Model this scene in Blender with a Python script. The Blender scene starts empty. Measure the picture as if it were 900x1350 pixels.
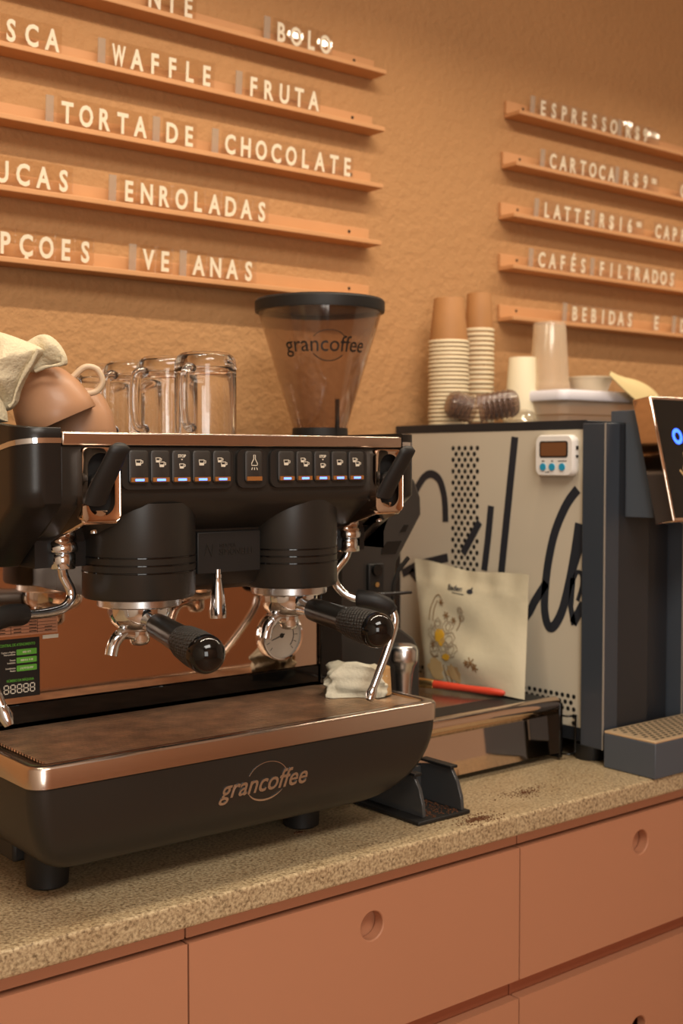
import bpy, bmesh, math, random
from mathutils import Vector, Matrix, noise
random.seed(7)
PI = math.pi
SC = bpy.context.scene
COL = SC.collection

# ------------------------------------------------------------------ camera, world, lights, exposure
FPX, YAW, HOR = 1600.0, math.radians(51.3), 607.0
PITCH = math.atan((675 - HOR) / FPX)
CAM = Vector((0, 0, 0.50))                    # z = 0 is the worktop
_fh = Vector((math.cos(YAW), math.sin(YAW), 0)); _up = Vector((0, 0, 1))
RT = Vector((math.sin(YAW), -math.cos(YAW), 0))
FW = _fh * math.cos(PITCH) - _up * math.sin(PITCH)
UP = _up * math.cos(PITCH) + _fh * math.sin(PITCH)
cd = bpy.data.cameras.new('camera'); cam = bpy.data.objects.new('camera', cd); COL.objects.link(cam)
cd.sensor_fit = 'VERTICAL'; cd.sensor_height = 36.0; cd.lens = FPX / 1350 * 36.0
cam.matrix_world = Matrix(((RT.x, UP.x, -FW.x, CAM.x), (RT.y, UP.y, -FW.y, CAM.y), (RT.z, UP.z, -FW.z, CAM.z), (0, 0, 0, 1)))
cd.dof.use_dof = True; cd.dof.focus_distance = 1.42; cd.dof.aperture_fstop = 5.6
cd.clip_start = 0.02
SC.camera = cam

w = bpy.data.worlds.new('world'); SC.world = w; w.use_nodes = True
w.node_tree.nodes['Background'].inputs[0].default_value = (1.0, 0.86, 0.68, 1)
w.node_tree.nodes['Background'].inputs[1].default_value = 0.30

def area(name, loc, target, sx, sy, power, col, shape='RECTANGLE', spread=180):
    l = bpy.data.lights.new(name, 'AREA'); l.shape = shape; l.size = sx; l.size_y = sy
    l.energy = power; l.color = col; l.spread = math.radians(spread)
    o = bpy.data.objects.new(name, l); COL.objects.link(o); o.location = loc
    d = Vector(target) - Vector(loc); o.rotation_euler = d.to_track_quat('-Z', 'Y').to_euler()
    return o
for nm, x0, x1, en in (('menu_strip_lamp', 0.30, 1.82, 6.9), ('brewer_strip_lamp', 2.00, 3.20, 5.0)):
    l = area(nm, (0.5 * (x0 + x1), 1.28, 1.48), (0.5 * (x0 + x1), 1.36, 0), x1 - x0, 0.022, en, (1.0, 0.86, 0.66), 'RECTANGLE', 150)
area('window_daylight', (-0.75, -2.1, 0.75), (0.7, 1.5, 0.1), 1.1, 1.5, 25.0, (1.0, 0.97, 0.92))
area('ceiling_fill_light', (0.3, -0.9, 2.50), (0.3, -0.7, 0), 1.6, 1.0, 50.0, (1.0, 0.94, 0.84))  # unseen overhead area light, added as ambient fill

vs = SC.view_settings
SC.display_settings.display_device = 'sRGB'
vs.view_transform = 'Standard'; vs.look = 'None'; vs.gamma = 1.0; vs.exposure = 0.5
try: vs.use_curve_mapping = False
except Exception: pass
SC.cycles.max_bounces = 12; SC.cycles.transmission_bounces = 10; SC.cycles.transparent_max_bounces = 24
SC.cycles.glossy_bounces = 6
SC.cycles.caustics_refractive = False; SC.cycles.caustics_reflective = False
SC.cycles.sample_clamp_indirect = 4.0

def ray(px, py): return FW + RT * ((px - 450) / FPX) - UP * ((py - 675) / FPX)
def atY(px, py, y): r = ray(px, py); return CAM + r * ((y - CAM.y) / r.y)
def atX(px, py, x): r = ray(px, py); return CAM + r * ((x - CAM.x) / r.x)
def atZ(px, py, z): r = ray(px, py); return CAM + r * ((z - CAM.z) / r.z)

# ------------------------------------------------------------------ materials
def srgb(r, g, b):
    f = lambda c: (c / 255 / 12.92) if c / 255 <= 0.04045 else ((c / 255 + 0.055) / 1.055) ** 2.4
    return (f(r), f(g), f(b), 1)
def mat(name, col, rough=0.5, metal=0.0, bump=0.0, bscale=60.0, var=0.0, vscale=8.0, coat=0.0, spec=0.5, trans=0.0, ior=1.45, alpha=1.0, emit=0.0, aniso=None, detail=4.0):
    m = bpy.data.materials.new(name); m.use_nodes = True; nt = m.node_tree; b = nt.nodes['Principled BSDF']
    I = b.inputs
    I['Base Color'].default_value = col; I['Roughness'].default_value = rough; I['Metallic'].default_value = metal
    I['Specular IOR Level'].default_value = spec; I['Coat Weight'].default_value = coat
    I['Transmission Weight'].default_value = trans; I['IOR'].default_value = ior; I['Alpha'].default_value = alpha
    if emit: I['Emission Color'].default_value = col; I['Emission Strength'].default_value = emit
    tc = nt.nodes.new('ShaderNodeTexCoord')
    def coords(sc):
        mp = nt.nodes.new('ShaderNodeMapping'); nt.links.new(tc.outputs['Object'], mp.inputs[0])
        mp.inputs['Scale'].default_value = sc; return mp.outputs[0]
    if var:
        n = nt.nodes.new('ShaderNodeTexNoise'); n.inputs['Scale'].default_value = vscale; n.inputs['Detail'].default_value = 6
        nt.links.new(coords(aniso or (1, 1, 1)), n.inputs['Vector'])
        r = nt.nodes.new('ShaderNodeValToRGB'); nt.links.new(n.outputs['Fac'], r.inputs[0])
        r.color_ramp.elements[0].position = 0.3; r.color_ramp.elements[1].position = 0.7
        r.color_ramp.elements[0].color = tuple(c * (1 - var) for c in col[:3]) + (1,)
        r.color_ramp.elements[1].color = tuple(min(1, c * (1 + var)) for c in col[:3]) + (1,)
        nt.links.new(r.outputs[0], I['Base Color'])
    if bump:
        n = nt.nodes.new('ShaderNodeTexNoise'); n.inputs['Scale'].default_value = bscale; n.inputs['Detail'].default_value = detail
        nt.links.new(coords(aniso or (1, 1, 1)), n.inputs['Vector'])
        bp = nt.nodes.new('ShaderNodeBump'); bp.inputs['Strength'].default_value = bump; bp.inputs['Distance'].default_value = 0.01
        nt.links.new(n.outputs['Fac'], bp.inputs['Height']); nt.links.new(bp.outputs[0], I['Normal'])
    return m
def clear_mat(name, tint, gloss=0.10, rough=0.04, body=0.0, bodycol=(1, 1, 1, 1), edge=0.35):
    """thin clear sheet: see-through with a fresnel sheen, optionally a little milky"""
    m = bpy.data.materials.new(name); m.use_nodes = True; nt = m.node_tree; nt.nodes.clear()
    out = nt.nodes.new('ShaderNodeOutputMaterial'); tr = nt.nodes.new('ShaderNodeBsdfTransparent'); tr.inputs[0].default_value = tint
    gl = nt.nodes.new('ShaderNodeBsdfGlossy'); gl.inputs['Roughness'].default_value = rough; gl.inputs[0].default_value = (1, 1, 1, 1)
    lw = nt.nodes.new('ShaderNodeLayerWeight'); lw.inputs[0].default_value = edge
    mr = nt.nodes.new('ShaderNodeMapRange'); mr.inputs['To Min'].default_value = gloss * 0.5; mr.inputs['To Max'].default_value = min(1, gloss * 6)
    nt.links.new(lw.outputs['Facing'], mr.inputs['Value'])
    mx = nt.nodes.new('ShaderNodeMixShader'); nt.links.new(mr.outputs[0], mx.inputs[0]); nt.links.new(tr.outputs[0], mx.inputs[1]); nt.links.new(gl.outputs[0], mx.inputs[2])
    last = mx
    if body:
        df = nt.nodes.new('ShaderNodeBsdfDiffuse'); df.inputs[0].default_value = bodycol
        tl = nt.nodes.new('ShaderNodeBsdfTranslucent'); tl.inputs[0].default_value = bodycol
        ad = nt.nodes.new('ShaderNodeMixShader'); ad.inputs[0].default_value = 0.4
        nt.links.new(df.outputs[0], ad.inputs[1]); nt.links.new(tl.outputs[0], ad.inputs[2])
        m2 = nt.nodes.new('ShaderNodeMixShader'); m2.inputs[0].default_value = body
        nt.links.new(mx.outputs[0], m2.inputs[1]); nt.links.new(ad.outputs[0], m2.inputs[2]); last = m2
    nt.links.new(last.outputs[0], out.inputs[0]); return m

M = {}
M['wall'] = mat('orange_stucco', srgb(180, 134, 88), 0.85, bump=0.45, bscale=75, var=0.04, vscale=3, detail=3)
M['rail'] = mat('orange_painted_wood', srgb(200, 146, 98), 0.55, var=0.04, vscale=14)
M['cabinet'] = mat('terracotta_lacquer', srgb(180, 125, 94), 0.5, var=0.015, vscale=3)
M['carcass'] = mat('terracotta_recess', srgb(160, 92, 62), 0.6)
M['floor'] = mat('brown_floor', srgb(158, 120, 90), 0.5, var=0.2, vscale=4)
M['ceiling'] = mat('cream_ceiling', srgb(226, 214, 196), 0.9)
M['roomwall'] = mat('orange_room_wall', srgb(192, 144, 108), 0.85, var=0.06, vscale=2)
M['plainwall'] = mat('greige_wall', srgb(204, 190, 172), 0.85, var=0.03, vscale=2)
M['wood'] = mat('brown_wood', srgb(96, 58, 36), 0.5, var=0.2, vscale=10, aniso=(1, 1, 6))
M['black'] = mat('satin_black_paint', srgb(38, 35, 31), 0.36, bump=0.03, bscale=900)
M['blackbrush'] = mat('brushed_black', srgb(36, 33, 30), 0.30, bump=0.05, bscale=300, aniso=(0.05, 0.05, 6), metal=0.3)
M['matteblack'] = mat('matte_black', srgb(26, 24, 22), 0.55, bump=0.03, bscale=600)
M['gloss_black'] = mat('gloss_black', srgb(14, 13, 12), 0.08)
M['rubber'] = mat('black_rubber', srgb(24, 23, 22), 0.5)
M['handleblack'] = mat('satin_black_plastic', srgb(26, 24, 22), 0.28)
M['edgeglint'] = mat('painted_edge_highlight', srgb(150, 142, 132), 0.5)  # light grey that paints in the highlight along chamfered edges
M['grip'] = mat('knurled_rubber', srgb(42, 39, 36), 0.55)
def knurl(m, scale):
    nt = m.node_tree; tc = nt.nodes.new('ShaderNodeTexCoord'); v = nt.nodes.new('ShaderNodeTexVoronoi'); v.inputs['Scale'].default_value = scale; v.inputs['Randomness'].default_value = 0.0
    mp = nt.nodes.new('ShaderNodeMapping'); mp.inputs['Scale'].default_value = (1, 0.62, 1); mp.inputs['Rotation'].default_value = (0.1, 0.2, -0.17)
    nt.links.new(tc.outputs['Object'], mp.inputs[0]); nt.links.new(mp.outputs[0], v.inputs['Vector'])
    bp = nt.nodes.new('ShaderNodeBump'); bp.inputs['Strength'].default_value = 0.8; bp.inputs['Distance'].default_value = 0.004; bp.invert = True
    nt.links.new(v.outputs['Distance'], bp.inputs['Height']); nt.links.new(bp.outputs[0], nt.nodes['Principled BSDF'].inputs['Normal'])
knurl(M['grip'], 300)
M['steel'] = mat('brushed_steel', (0.60, 0.52, 0.45, 1), 0.24, 1.0, bump=0.02, bscale=500, aniso=(0.08, 1, 1))
M['copper'] = mat('warm_steel', (0.66, 0.56, 0.48, 1), 0.24, 1.0, bump=0.02, bscale=400, aniso=(0.05, 1, 1))
M['mirror'] = mat('mirror_steel', (0.74, 0.58, 0.47, 1), 0.045, 1.0)
M['grille'] = mat('worn_grille_steel', (0.82, 0.60, 0.42, 1), 0.42, 1.0, var=0.25, vscale=30)
M['chrome'] = mat('chrome', (0.72, 0.75, 0.78, 1), 0.09, 1.0)
M['alu'] = mat('satin_aluminium', (0.62, 0.62, 0.62, 1), 0.26, 1.0)
M['brass'] = mat('brass', (0.70, 0.50, 0.22, 1), 0.25, 1.0)
M['bronzegrid'] = mat('warm_perforated_plate', (0.78, 0.58, 0.36, 1), 0.45, 0.6)
M['white'] = mat('white_print', srgb(226, 216, 196), 0.5)
M['letter'] = mat('white_letter', srgb(226, 212, 186), 0.45)
M['amber'] = mat('amber_strip', srgb(150, 96, 48), 0.4)
M['blue'] = mat('blue_led', (0.10, 0.22, 1.0, 1), 0.4, emit=2.2)
M['bluering'] = mat('blue_ring_led', (0.03, 0.10, 1.0, 1), 0.4, emit=3.0)
M['button'] = mat('button_plastic', srgb(50, 46, 42), 0.42)
M['panel'] = mat('button_panel_plastic', srgb(40, 37, 34), 0.35)
M['ceramic'] = mat('peach_ceramic', srgb(178, 132, 98), 0.42, coat=0.05)
M['palepeach'] = mat('pale_ceramic', srgb(204, 178, 146), 0.35)
M['glass'] = mat('clear_glass', (1, 1, 1, 1), 0.0, trans=1.0, ior=1.47)
M['hopper'] = clear_mat('smoky_hopper_plastic', (0.84, 0.78, 0.73, 1), 0.06, 0.05, 0.05, (0.30, 0.24, 0.20, 1), 0.3)
M['tile'] = clear_mat('clear_acrylic', (0.97, 0.95, 0.92, 1), 0.05, 0.03)
M['tile_edge'] = clear_mat('acrylic_edge', (0.9, 0.88, 0.84, 1), 0.10, 0.08, 0.35, (0.75, 0.68, 0.58, 1))
M['clearcup'] = clear_mat('frosted_clear_cup', (0.98, 0.94, 0.88, 1), 0.05, 0.14, 0.24, (1.0, 0.90, 0.74, 1))
M['dome'] = clear_mat('clear_dome_lid', (0.90, 0.87, 0.82, 1), 0.10, 0.05, 0.08, (0.8, 0.72, 0.6, 1))
M['brownlid'] = clear_mat('brown_clear_lid', (0.70, 0.60, 0.54, 1), 0.12, 0.08, 0.28, (0.34, 0.24, 0.19, 1))
M['tub'] = clear_mat('milky_tub', (0.94, 0.85, 0.74, 1), 0.03, 0.25, 0.5, (1.0, 0.84, 0.66, 1))
M['tublid'] = mat('lilac_white_lid', srgb(234, 230, 236), 0.4)
M['paper'] = mat('white_paper_cup', srgb(232, 218, 186), 0.6)
M['kraft'] = mat('kraft_paper', srgb(168, 118, 70), 0.65, var=0.05, vscale=30)
M['rimpaper'] = mat('cup_rim_paper', srgb(226, 208, 172), 0.6)
M['cream'] = mat('cream_plastic', srgb(226, 204, 148), 0.5)
M['bowl'] = mat('off_white_bowl', srgb(206, 190, 164), 0.5)
M['towel'] = mat('cream_towel', srgb(214, 200, 168), 0.95, bump=0.3, bscale=220, var=0.06, vscale=25)
M['rag'] = mat('white_rag', srgb(226, 216, 190), 0.95, bump=0.22, bscale=240, var=0.04, vscale=30)
M['rag_stain'] = mat('rag_stained_edge', srgb(206, 160, 104), 0.95, bump=0.4, bscale=300)
M['navy'] = mat('navy_metal', srgb(56, 62, 70), 0.36, bump=0.02, bscale=500)
M['navydark'] = mat('dark_navy_metal', srgb(36, 38, 42), 0.4)
M['navylight'] = mat('grey_navy_metal', srgb(74, 80, 88), 0.4)
M['beige'] = mat('beige_panel', srgb(200, 190, 170), 0.5, var=0.01)
M['ink'] = mat('navy_ink', srgb(38, 42, 50), 0.5)
M['hole'] = mat('dark_hole', srgb(18, 15, 13), 0.9)
M['timerwhite'] = mat('white_plastic', srgb(232, 228, 222), 0.35)
M['screen'] = mat('brown_lcd', srgb(118, 78, 50), 0.3)
M['cyan'] = mat('cyan_button', srgb(40, 150, 190), 0.4)
M['pouch'] = mat('matte_white_pouch', srgb(190, 180, 154), 0.48, bump=0.15, bscale=28, var=0.02)
M['greyink'] = mat('grey_ink', srgb(150, 132, 108), 0.6)
M['brownink'] = mat('brown_ink', srgb(120, 88, 52), 0.6)
M['yellow'] = mat('yellow_ink', srgb(206, 158, 44), 0.6)
M['tanink'] = mat('tan_ink', srgb(190, 160, 112), 0.6)
M['red'] = mat('red_plastic', srgb(206, 66, 42), 0.4)
M['bristle'] = mat('tan_bristles', srgb(176, 130, 82), 0.9, bump=0.8, bscale=300)
M['green'] = mat('green_print', srgb(98, 168, 58), 0.5)
M['sticker'] = mat('black_sticker', srgb(28, 27, 26), 0.4)
M['pinklabel'] = mat('pinkish_label', srgb(200, 142, 108), 0.6)
M['smokegrey'] = mat('smoky_grey_acrylic', srgb(62, 62, 62), 0.2, coat=0.3)
M['dial'] = mat('dial_face', srgb(206, 192, 172), 0.5)
M['led'] = mat('lamp', (1, 0.85, 0.6, 1), emit=1.0)
M['drygrounds'] = mat('coffee_grounds', srgb(104, 62, 34), 0.95, bump=0.5, bscale=800)

def granite():
    m = bpy.data.materials.new('speckled_granite'); m.use_nodes = True; nt = m.node_tree; b = nt.nodes['Principled BSDF']
    tc = nt.nodes.new('ShaderNodeTexCoord')
    def ramp(src, stops):
        r = nt.nodes.new('ShaderNodeValToRGB'); nt.links.new(src, r.inputs[0]); e = r.color_ramp.elements
        e[0].position, e[0].color = stops[0]; e[1].position, e[1].color = stops[1]
        for p, c in stops[2:]:
            n = e.new(p); n.color = c
        return r.outputs[0]
    n1 = nt.nodes.new('ShaderNodeTexNoise'); n1.inputs['Scale'].default_value = 260; n1.inputs['Detail'].default_value = 3
    n2 = nt.nodes.new('ShaderNodeTexVoronoi'); n2.inputs['Scale'].default_value = 330
    n3 = nt.nodes.new('ShaderNodeTexNoise'); n3.inputs['Scale'].default_value = 14; n3.inputs['Detail'].default_value = 5
    for n in (n1, n2, n3): nt.links.new(tc.outputs['Object'], n.inputs['Vector'])
    c1 = ramp(n1.outputs['Fac'], [(0.30, srgb(126, 106, 80)), (0.47, srgb(172, 150, 116)), (0.64, srgb(198, 178, 142))])
    sep = nt.nodes.new('ShaderNodeSeparateColor'); nt.links.new(n2.outputs['Color'], sep.inputs[0])
    c2 = ramp(sep.outputs[0], [(0.0, (0.42, 0.38, 0.34, 1)), (0.22, (1, 1, 1, 1))])
    mx = nt.nodes.new('ShaderNodeMix'); mx.data_type = 'RGBA'; mx.blend_type = 'MULTIPLY'; mx.inputs[0].default_value = 0.8
    nt.links.new(c1, mx.inputs[6]); nt.links.new(c2, mx.inputs[7])
    c3 = ramp(n3.outputs['Fac'], [(0.32, (0.84, 0.78, 0.72, 1)), (0.6, (1, 1, 1, 1))])
    m2 = nt.nodes.new('ShaderNodeMix'); m2.data_type = 'RGBA'; m2.blend_type = 'MULTIPLY'; m2.inputs[0].default_value = 0.6
    nt.links.new(mx.outputs[2], m2.inputs[6]); nt.links.new(c3, m2.inputs[7])
    nt.links.new(m2.outputs[2], b.inputs['Base Color']); b.inputs['Roughness'].default_value = 0.34
    return m
M['granite'] = granite()

# ------------------------------------------------------------------ mesh building
class MB:
    """collects shapes; build() links them as ONE mesh object"""
    def __init__(s, T=None): s.v = []; s.f = []; s.mi = []; s.T = T; s.m = 0
    def add(s, vs, fs):
        n = len(s.v)
        for p in vs:
            p = Vector(p); s.v.append(s.T @ p if s.T else p)
        for f in fs: s.f.append([i + n for i in f]); s.mi.append(s.m)
        return s
    def box(s, x0, x1, y0, y1, z0, z1):
        v = [(x, y, z) for x in (x0, x1) for y in (y0, y1) for z in (z0, z1)]
        return s.add(v, [(0, 1, 3, 2), (4, 6, 7, 5), (0, 4, 5, 1), (2, 3, 7, 6), (0, 2, 6, 4), (1, 5, 7, 3)])
    def loft(s, rings, cap0=True, cap1=True, closed=True):
        n = len(rings[0]); v = [p for r in rings for p in r]; f = []
        for i in range(len(rings) - 1):
            for j in range(n if closed else n - 1):
                a, b = i * n + j, i * n + (j + 1) % n; f.append((a, b, b + n, a + n))
        if cap0: f.append(tuple(reversed(range(n))))
        if cap1: f.append(tuple(range((len(rings) - 1) * n, len(rings) * n)))
        return s.add(v, f)
    def lathe(s, prof, c=(0, 0, 0), n=32, a0=0):
        """prof = [(r, z)...] about a vertical axis through c"""
        rings = []
        for r, z in prof:
            rings.append([(c[0] + max(r, 1e-5) * math.cos(2 * PI * j / n + a0), c[1] + max(r, 1e-5) * math.sin(2 * PI * j / n + a0), c[2] + z) for j in range(n)])
        return s.loft(rings, prof[0][0] > 1e-4, prof[-1][0] > 1e-4)
    def cyl(s, p, q, r0, r1=None, n=24):
        return s.tube([p, q], [r0, r0 if r1 is None else r1], n)
    def tube(s, pts, rad, n=12, caps=True):
        P = [Vector(p) for p in pts]
        R = rad if isinstance(rad, (list, tuple)) else [rad] * len(P)
        rings = []; prev = None
        for i, p in enumerate(P):
            t = (P[min(i + 1, len(P) - 1)] - P[max(i - 1, 0)]).normalized()
            if prev is None:
                a = Vector((0, 0, 1)) if abs(t.z) < 0.9 else Vector((1, 0, 0)); u = (a - t * a.dot(t)).normalized()
            else: u = (prev - t * prev.dot(t)).normalized()
            prev = u; v = t.cross(u)
            rings.append([p + (u * math.cos(2 * PI * j / n) + v * math.sin(2 * PI * j / n)) * R[i] for j in range(n)])
        return s.loft(rings, caps, caps)
    def prism(s, poly, axis, a, b):
        """poly of 2-D points; axis 'x': (y,z), 'y': (x,z), 'z': (x,y), from a to b along axis"""
        def P(q, t): return {'x': (t, q[0], q[1]), 'y': (q[0], t, q[1]), 'z': (q[0], q[1], t)}[axis]
        return s.loft([[P(q, a) for q in poly], [P(q, b) for q in poly]])
    def ribbon(s, pts, wd, put, th=0.0006, closed=False):
        """flat stroke of width wd in a plane; put(u, v, h) -> 3-D"""
        P = [Vector((p[0], p[1])) for p in pts]; n = len(P); L = []; Rr = []
        W = wd if isinstance(wd, (list, tuple)) else [wd] * n
        for i, p in enumerate(P):
            a = P[(i - 1) % n] if (closed or i > 0) else p; b = P[(i + 1) % n] if (closed or i < n - 1) else p
            t = (b - a).normalized(); nn = Vector((-t.y, t.x)) * W[i] / 2
            L.append(p + nn); Rr.append(p - nn)
        rings = [[put(l.x, l.y, 0), put(l.x, l.y, th), put(r.x, r.y, th), put(r.x, r.y, 0)] for l, r in zip(L, Rr)]
        if closed: rings.append(rings[0]); return s.loft(rings, False, False)
        return s.loft(rings)
    def disc(s, u, v, r, put, th=0.0005, n=16, rv=None):
        rv = rv or r
        ring = [(u + r * math.cos(2 * PI * j / n), v + rv * math.sin(2 * PI * j / n)) for j in range(n)]
        return s.loft([[put(a, b, 0) for a, b in ring], [put(a, b, th) for a, b in ring]])
    def poly(s, pts, put, th=0.0005):
        return s.loft([[put(a, b, 0) for a, b in pts], [put(a, b, th) for a, b in pts]])
    def text(s, body, put, size, cx=0, cy=0, align='C', shear=0.0, bold=0.0, th=0.0006, sx=1.0):
        vs, fs, W, H = glyphs(body, bold)
        k = size / H; off = {'C': -W / 2, 'L': 0, 'R': -W}[align]
        vv = []
        for x, y, z in vs:
            u = (x + off) * k * sx + shear * y * k; v = y * k
            vv.append(put(cx + u, cy + v, z * th))
        return s.add(vv, fs)
    def build(s, name, m, parent=None, smooth=40, bevel=0.0, seg=2, local=False, sub=0):
        me = bpy.data.meshes.new(name)
        inv = None
        if parent is not None and not local: inv = WM[parent.name].inverted()
        me.from_pydata([tuple(inv @ p if inv else p) for p in s.v], [], s.f)
        ms = m if isinstance(m, (list, tuple)) else [m]
        for k in ms: me.materials.append(M[k])
        if len(ms) > 1: me.polygons.foreach_set('material_index', s.mi)
        bm = bmesh.new(); bm.from_mesh(me); bmesh.ops.recalc_face_normals(bm, faces=bm.faces); bm.to_mesh(me); bm.free()
        if smooth:
            me.polygons.foreach_set('use_smooth', [True] * len(me.polygons)); me.set_sharp_from_angle(angle=math.radians(smooth))
        o = bpy.data.objects.new(name, me); COL.objects.link(o)
        if parent is not None: o.parent = parent; WM[o.name] = WM[parent.name]
        else: WM[o.name] = Matrix()
        if bevel:
            b = o.modifiers.new('bevel', 'BEVEL'); b.width = bevel; b.segments = seg; b.limit_method = 'ANGLE'; b.angle_limit = math.radians(40)
            b.harden_normals = False
        if sub:
            b = o.modifiers.new('subdivision', 'SUBSURF'); b.levels = sub; b.render_levels = sub
        return o
WM = {}
_gc = {}
def glyphs(body, bold=0.0):
    key = (body, bold)
    if key in _gc: return _gc[key]
    def mk(t):
        c = bpy.data.curves.new('t', 'FONT'); c.body = t; c.size = 1.0; c.extrude = 0.5; c.offset = bold; c.resolution_u = 3
        o = bpy.data.objects.new('t', c); COL.objects.link(o); bpy.context.view_layer.update()
        me = o.evaluated_get(bpy.context.evaluated_depsgraph_get()).to_mesh()
        vs = [tuple(v.co) for v in me.vertices]; fs = [list(p.vertices) for p in me.polygons]
        bpy.data.objects.remove(o); bpy.data.curves.remove(c); return vs, fs
    vs, fs = mk(body); hv, _ = mk('H')
    H = max(v[1] for v in hv) - min(v[1] for v in hv)
    x0 = min(v[0] for v in vs); W = max(v[0] for v in vs) - x0
    vs = [(x - x0, y, z + 0.5) for x, y, z in vs]
    _gc[key] = (vs, fs, W, H); return _gc[key]

def tag(o, label, cat, group=None):
    o['label'] = label; o['category'] = cat
    if group: o['group'] = group
    return o
def thing(name, label, cat, loc=(0, 0, 0), rot=(0, 0, 0), group=None):
    o = bpy.data.objects.new(name, None); COL.objects.link(o); o.location = loc; o.rotation_euler = rot
    o.empty_display_size = 0.02
    from mathutils import Euler
    WM[o.name] = Matrix.Translation(Vector(loc)) @ Euler(rot).to_matrix().to_4x4()
    return tag(o, label, cat, group)
def struct(o): o['kind'] = 'structure'; return o
def dup(root, loc=None, rot=None, label=None, group=None):
    r = root.copy(); COL.objects.link(r)
    if loc is not None: r.location = loc
    if rot is not None: r.rotation_euler = rot
    if label: r['label'] = label
    if group: r['group'] = group
    for ch in list(root.children):
        c = ch.copy(); COL.objects.link(c); c.parent = r
        for g in list(ch.children):
            d = g.copy(); COL.objects.link(d); d.parent = c
    return r
def rrect(x0, x1, y0, y1, r, n=6):
    out = []
    for cx, cy, a in ((x1 - r, y1 - r, 0), (x0 + r, y1 - r, 90), (x0 + r, y0 + r, 180), (x1 - r, y0 + r, 270)):
        for k in range(n + 1):
            t = math.radians(a + 90 * k / n); out.append((cx + r * math.cos(t), cy + r * math.sin(t)))
    return out
def putY(y, s=-1): return lambda u, v, h: (u, y + s * h, v)          # plane facing -y; u = x, v = z
def putX(x, s=-1): return lambda u, v, h: (x + s * h, u, v)          # plane facing -x; u = y, v = z
def smoothpath(pts, k=6):
    P = [Vector(p) for p in pts]; out = []
    for i in range(len(P) - 1):
        a = P[max(i - 1, 0)]; b = P[i]; c = P[i + 1]; d = P[min(i + 2, len(P) - 1)]
        for j in range(k):
            t = j / k
            out.append(0.5 * ((2 * b) + (c - a) * t + (2 * a - 5 * b + 4 * c - d) * t * t + (3 * b - a - 3 * c + d) * t ** 3))
    out.append(P[-1]); return out
ORD = 'first second third fourth fifth sixth seventh eighth ninth tenth eleventh twelfth thirteenth fourteenth fifteenth sixteenth seventeenth eighteenth nineteenth twentieth twenty-first twenty-second twenty-third'.split()

# ------------------------------------------------------------------ the room
WY = 1.82
struct(MB().box(-1.5, 3.6, WY, WY + 0.1, -0.9, 2.6).build('wall_back', 'wall', smooth=0))
struct(MB().box(-1.6, -1.5, -2.3, WY + 0.1, -0.9, 2.6).build('wall_left', 'plainwall', smooth=0))
struct(MB().box(3.6, 3.7, -2.3, WY + 0.1, -0.9, 2.6).build('wall_right', 'plainwall', smooth=0))
b = MB()
b.box(-1.5, -1.4, -2.3, -2.2, -0.9, 2.6); b.box(-0.1, 3.6, -2.3, -2.2, -0.9, 2.6)
b.box(-1.4, -0.1, -2.3, -2.2, -0.9, -0.1); b.box(-1.4, -0.1, -2.3, -2.2, 1.6, 2.6)
struct(b.build('wall_front', 'roomwall', smooth=0))
b = MB()
b.box(-1.4, -1.34, -2.28, -2.18, -0.1, 1.6); b.box(-0.16, -0.1, -2.28, -2.18, -0.1, 1.6)
b.box(-1.34, -0.16, -2.28, -2.18, -0.1, -0.04); b.box(-1.34, -0.16, -2.28, -2.18, 1.54, 1.6)
b.box(-0.765, -0.735, -2.27, -2.19, -0.04, 1.54)
struct(b.build('window_1', 'wood', smooth=0, bevel=0.004))
struct(MB().box(-1.6, 3.7, -2.3, WY + 0.1, -1.0, -0.9).build('floor', 'floor', smooth=0))
struct(MB().box(-1.6, 3.7, -2.3, WY + 0.1, 2.6, 2.7).build('ceiling', 'ceiling', smooth=0))

# ------------------------------------------------------------------ worktop and cabinets
b = MB(); b.box(-1.2, 3.55, 1.165, WY, -0.03, 0.0)
tag(b.build('granite_worktop', 'granite', smooth=0, bevel=0.004, seg=3), 'speckled beige granite worktop running along the wall above the terracotta drawers', 'countertop')

FY = 1.18
def front_with_hole(x0, x1, z0, z1, cx, cz, r, y0=FY, th=0.018):
    """drawer front with a round finger hole"""
    b = MB(); n = 64; circ = []; rect = []
    hw = (x1 - x0); 
    for k in range(n):
        a = 2 * PI * k / n; c, s_ = math.cos(a), math.sin(a)
        circ.append((cx + r * c, cz + r * s_))
        tx = ((x1 - cx) / c if c > 0 else (x0 - cx) / c) if abs(c) > 1e-9 else 1e9
        tz = ((z1 - cz) / s_ if s_ > 0 else (z0 - cz) / s_) if abs(s_) > 1e-9 else 1e9
        t = min(tx, tz); rect.append([cx + t * c, cz + t * s_])
    for corner in ((x0, z0), (x0, z1), (x1, z0), (x1, z1)):
        k = min(range(n), key=lambda i: (rect[i][0] - corner[0]) ** 2 + (rect[i][1] - corner[1]) ** 2); rect[k] = list(corner)
    rings = [[(p[0], y0, p[1]) for p in rect], [(p[0], y0, p[1]) for p in circ], [(p[0], y0 + th, p[1]) for p in circ], [(p[0], y0 + th, p[1]) for p in rect], [(p[0], y0, p[1]) for p in rect]]
    return b.loft(rings, False, False)
UX = [-0.386, 0.167, 0.720, 1.273, 1.826, 2.379]
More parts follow.
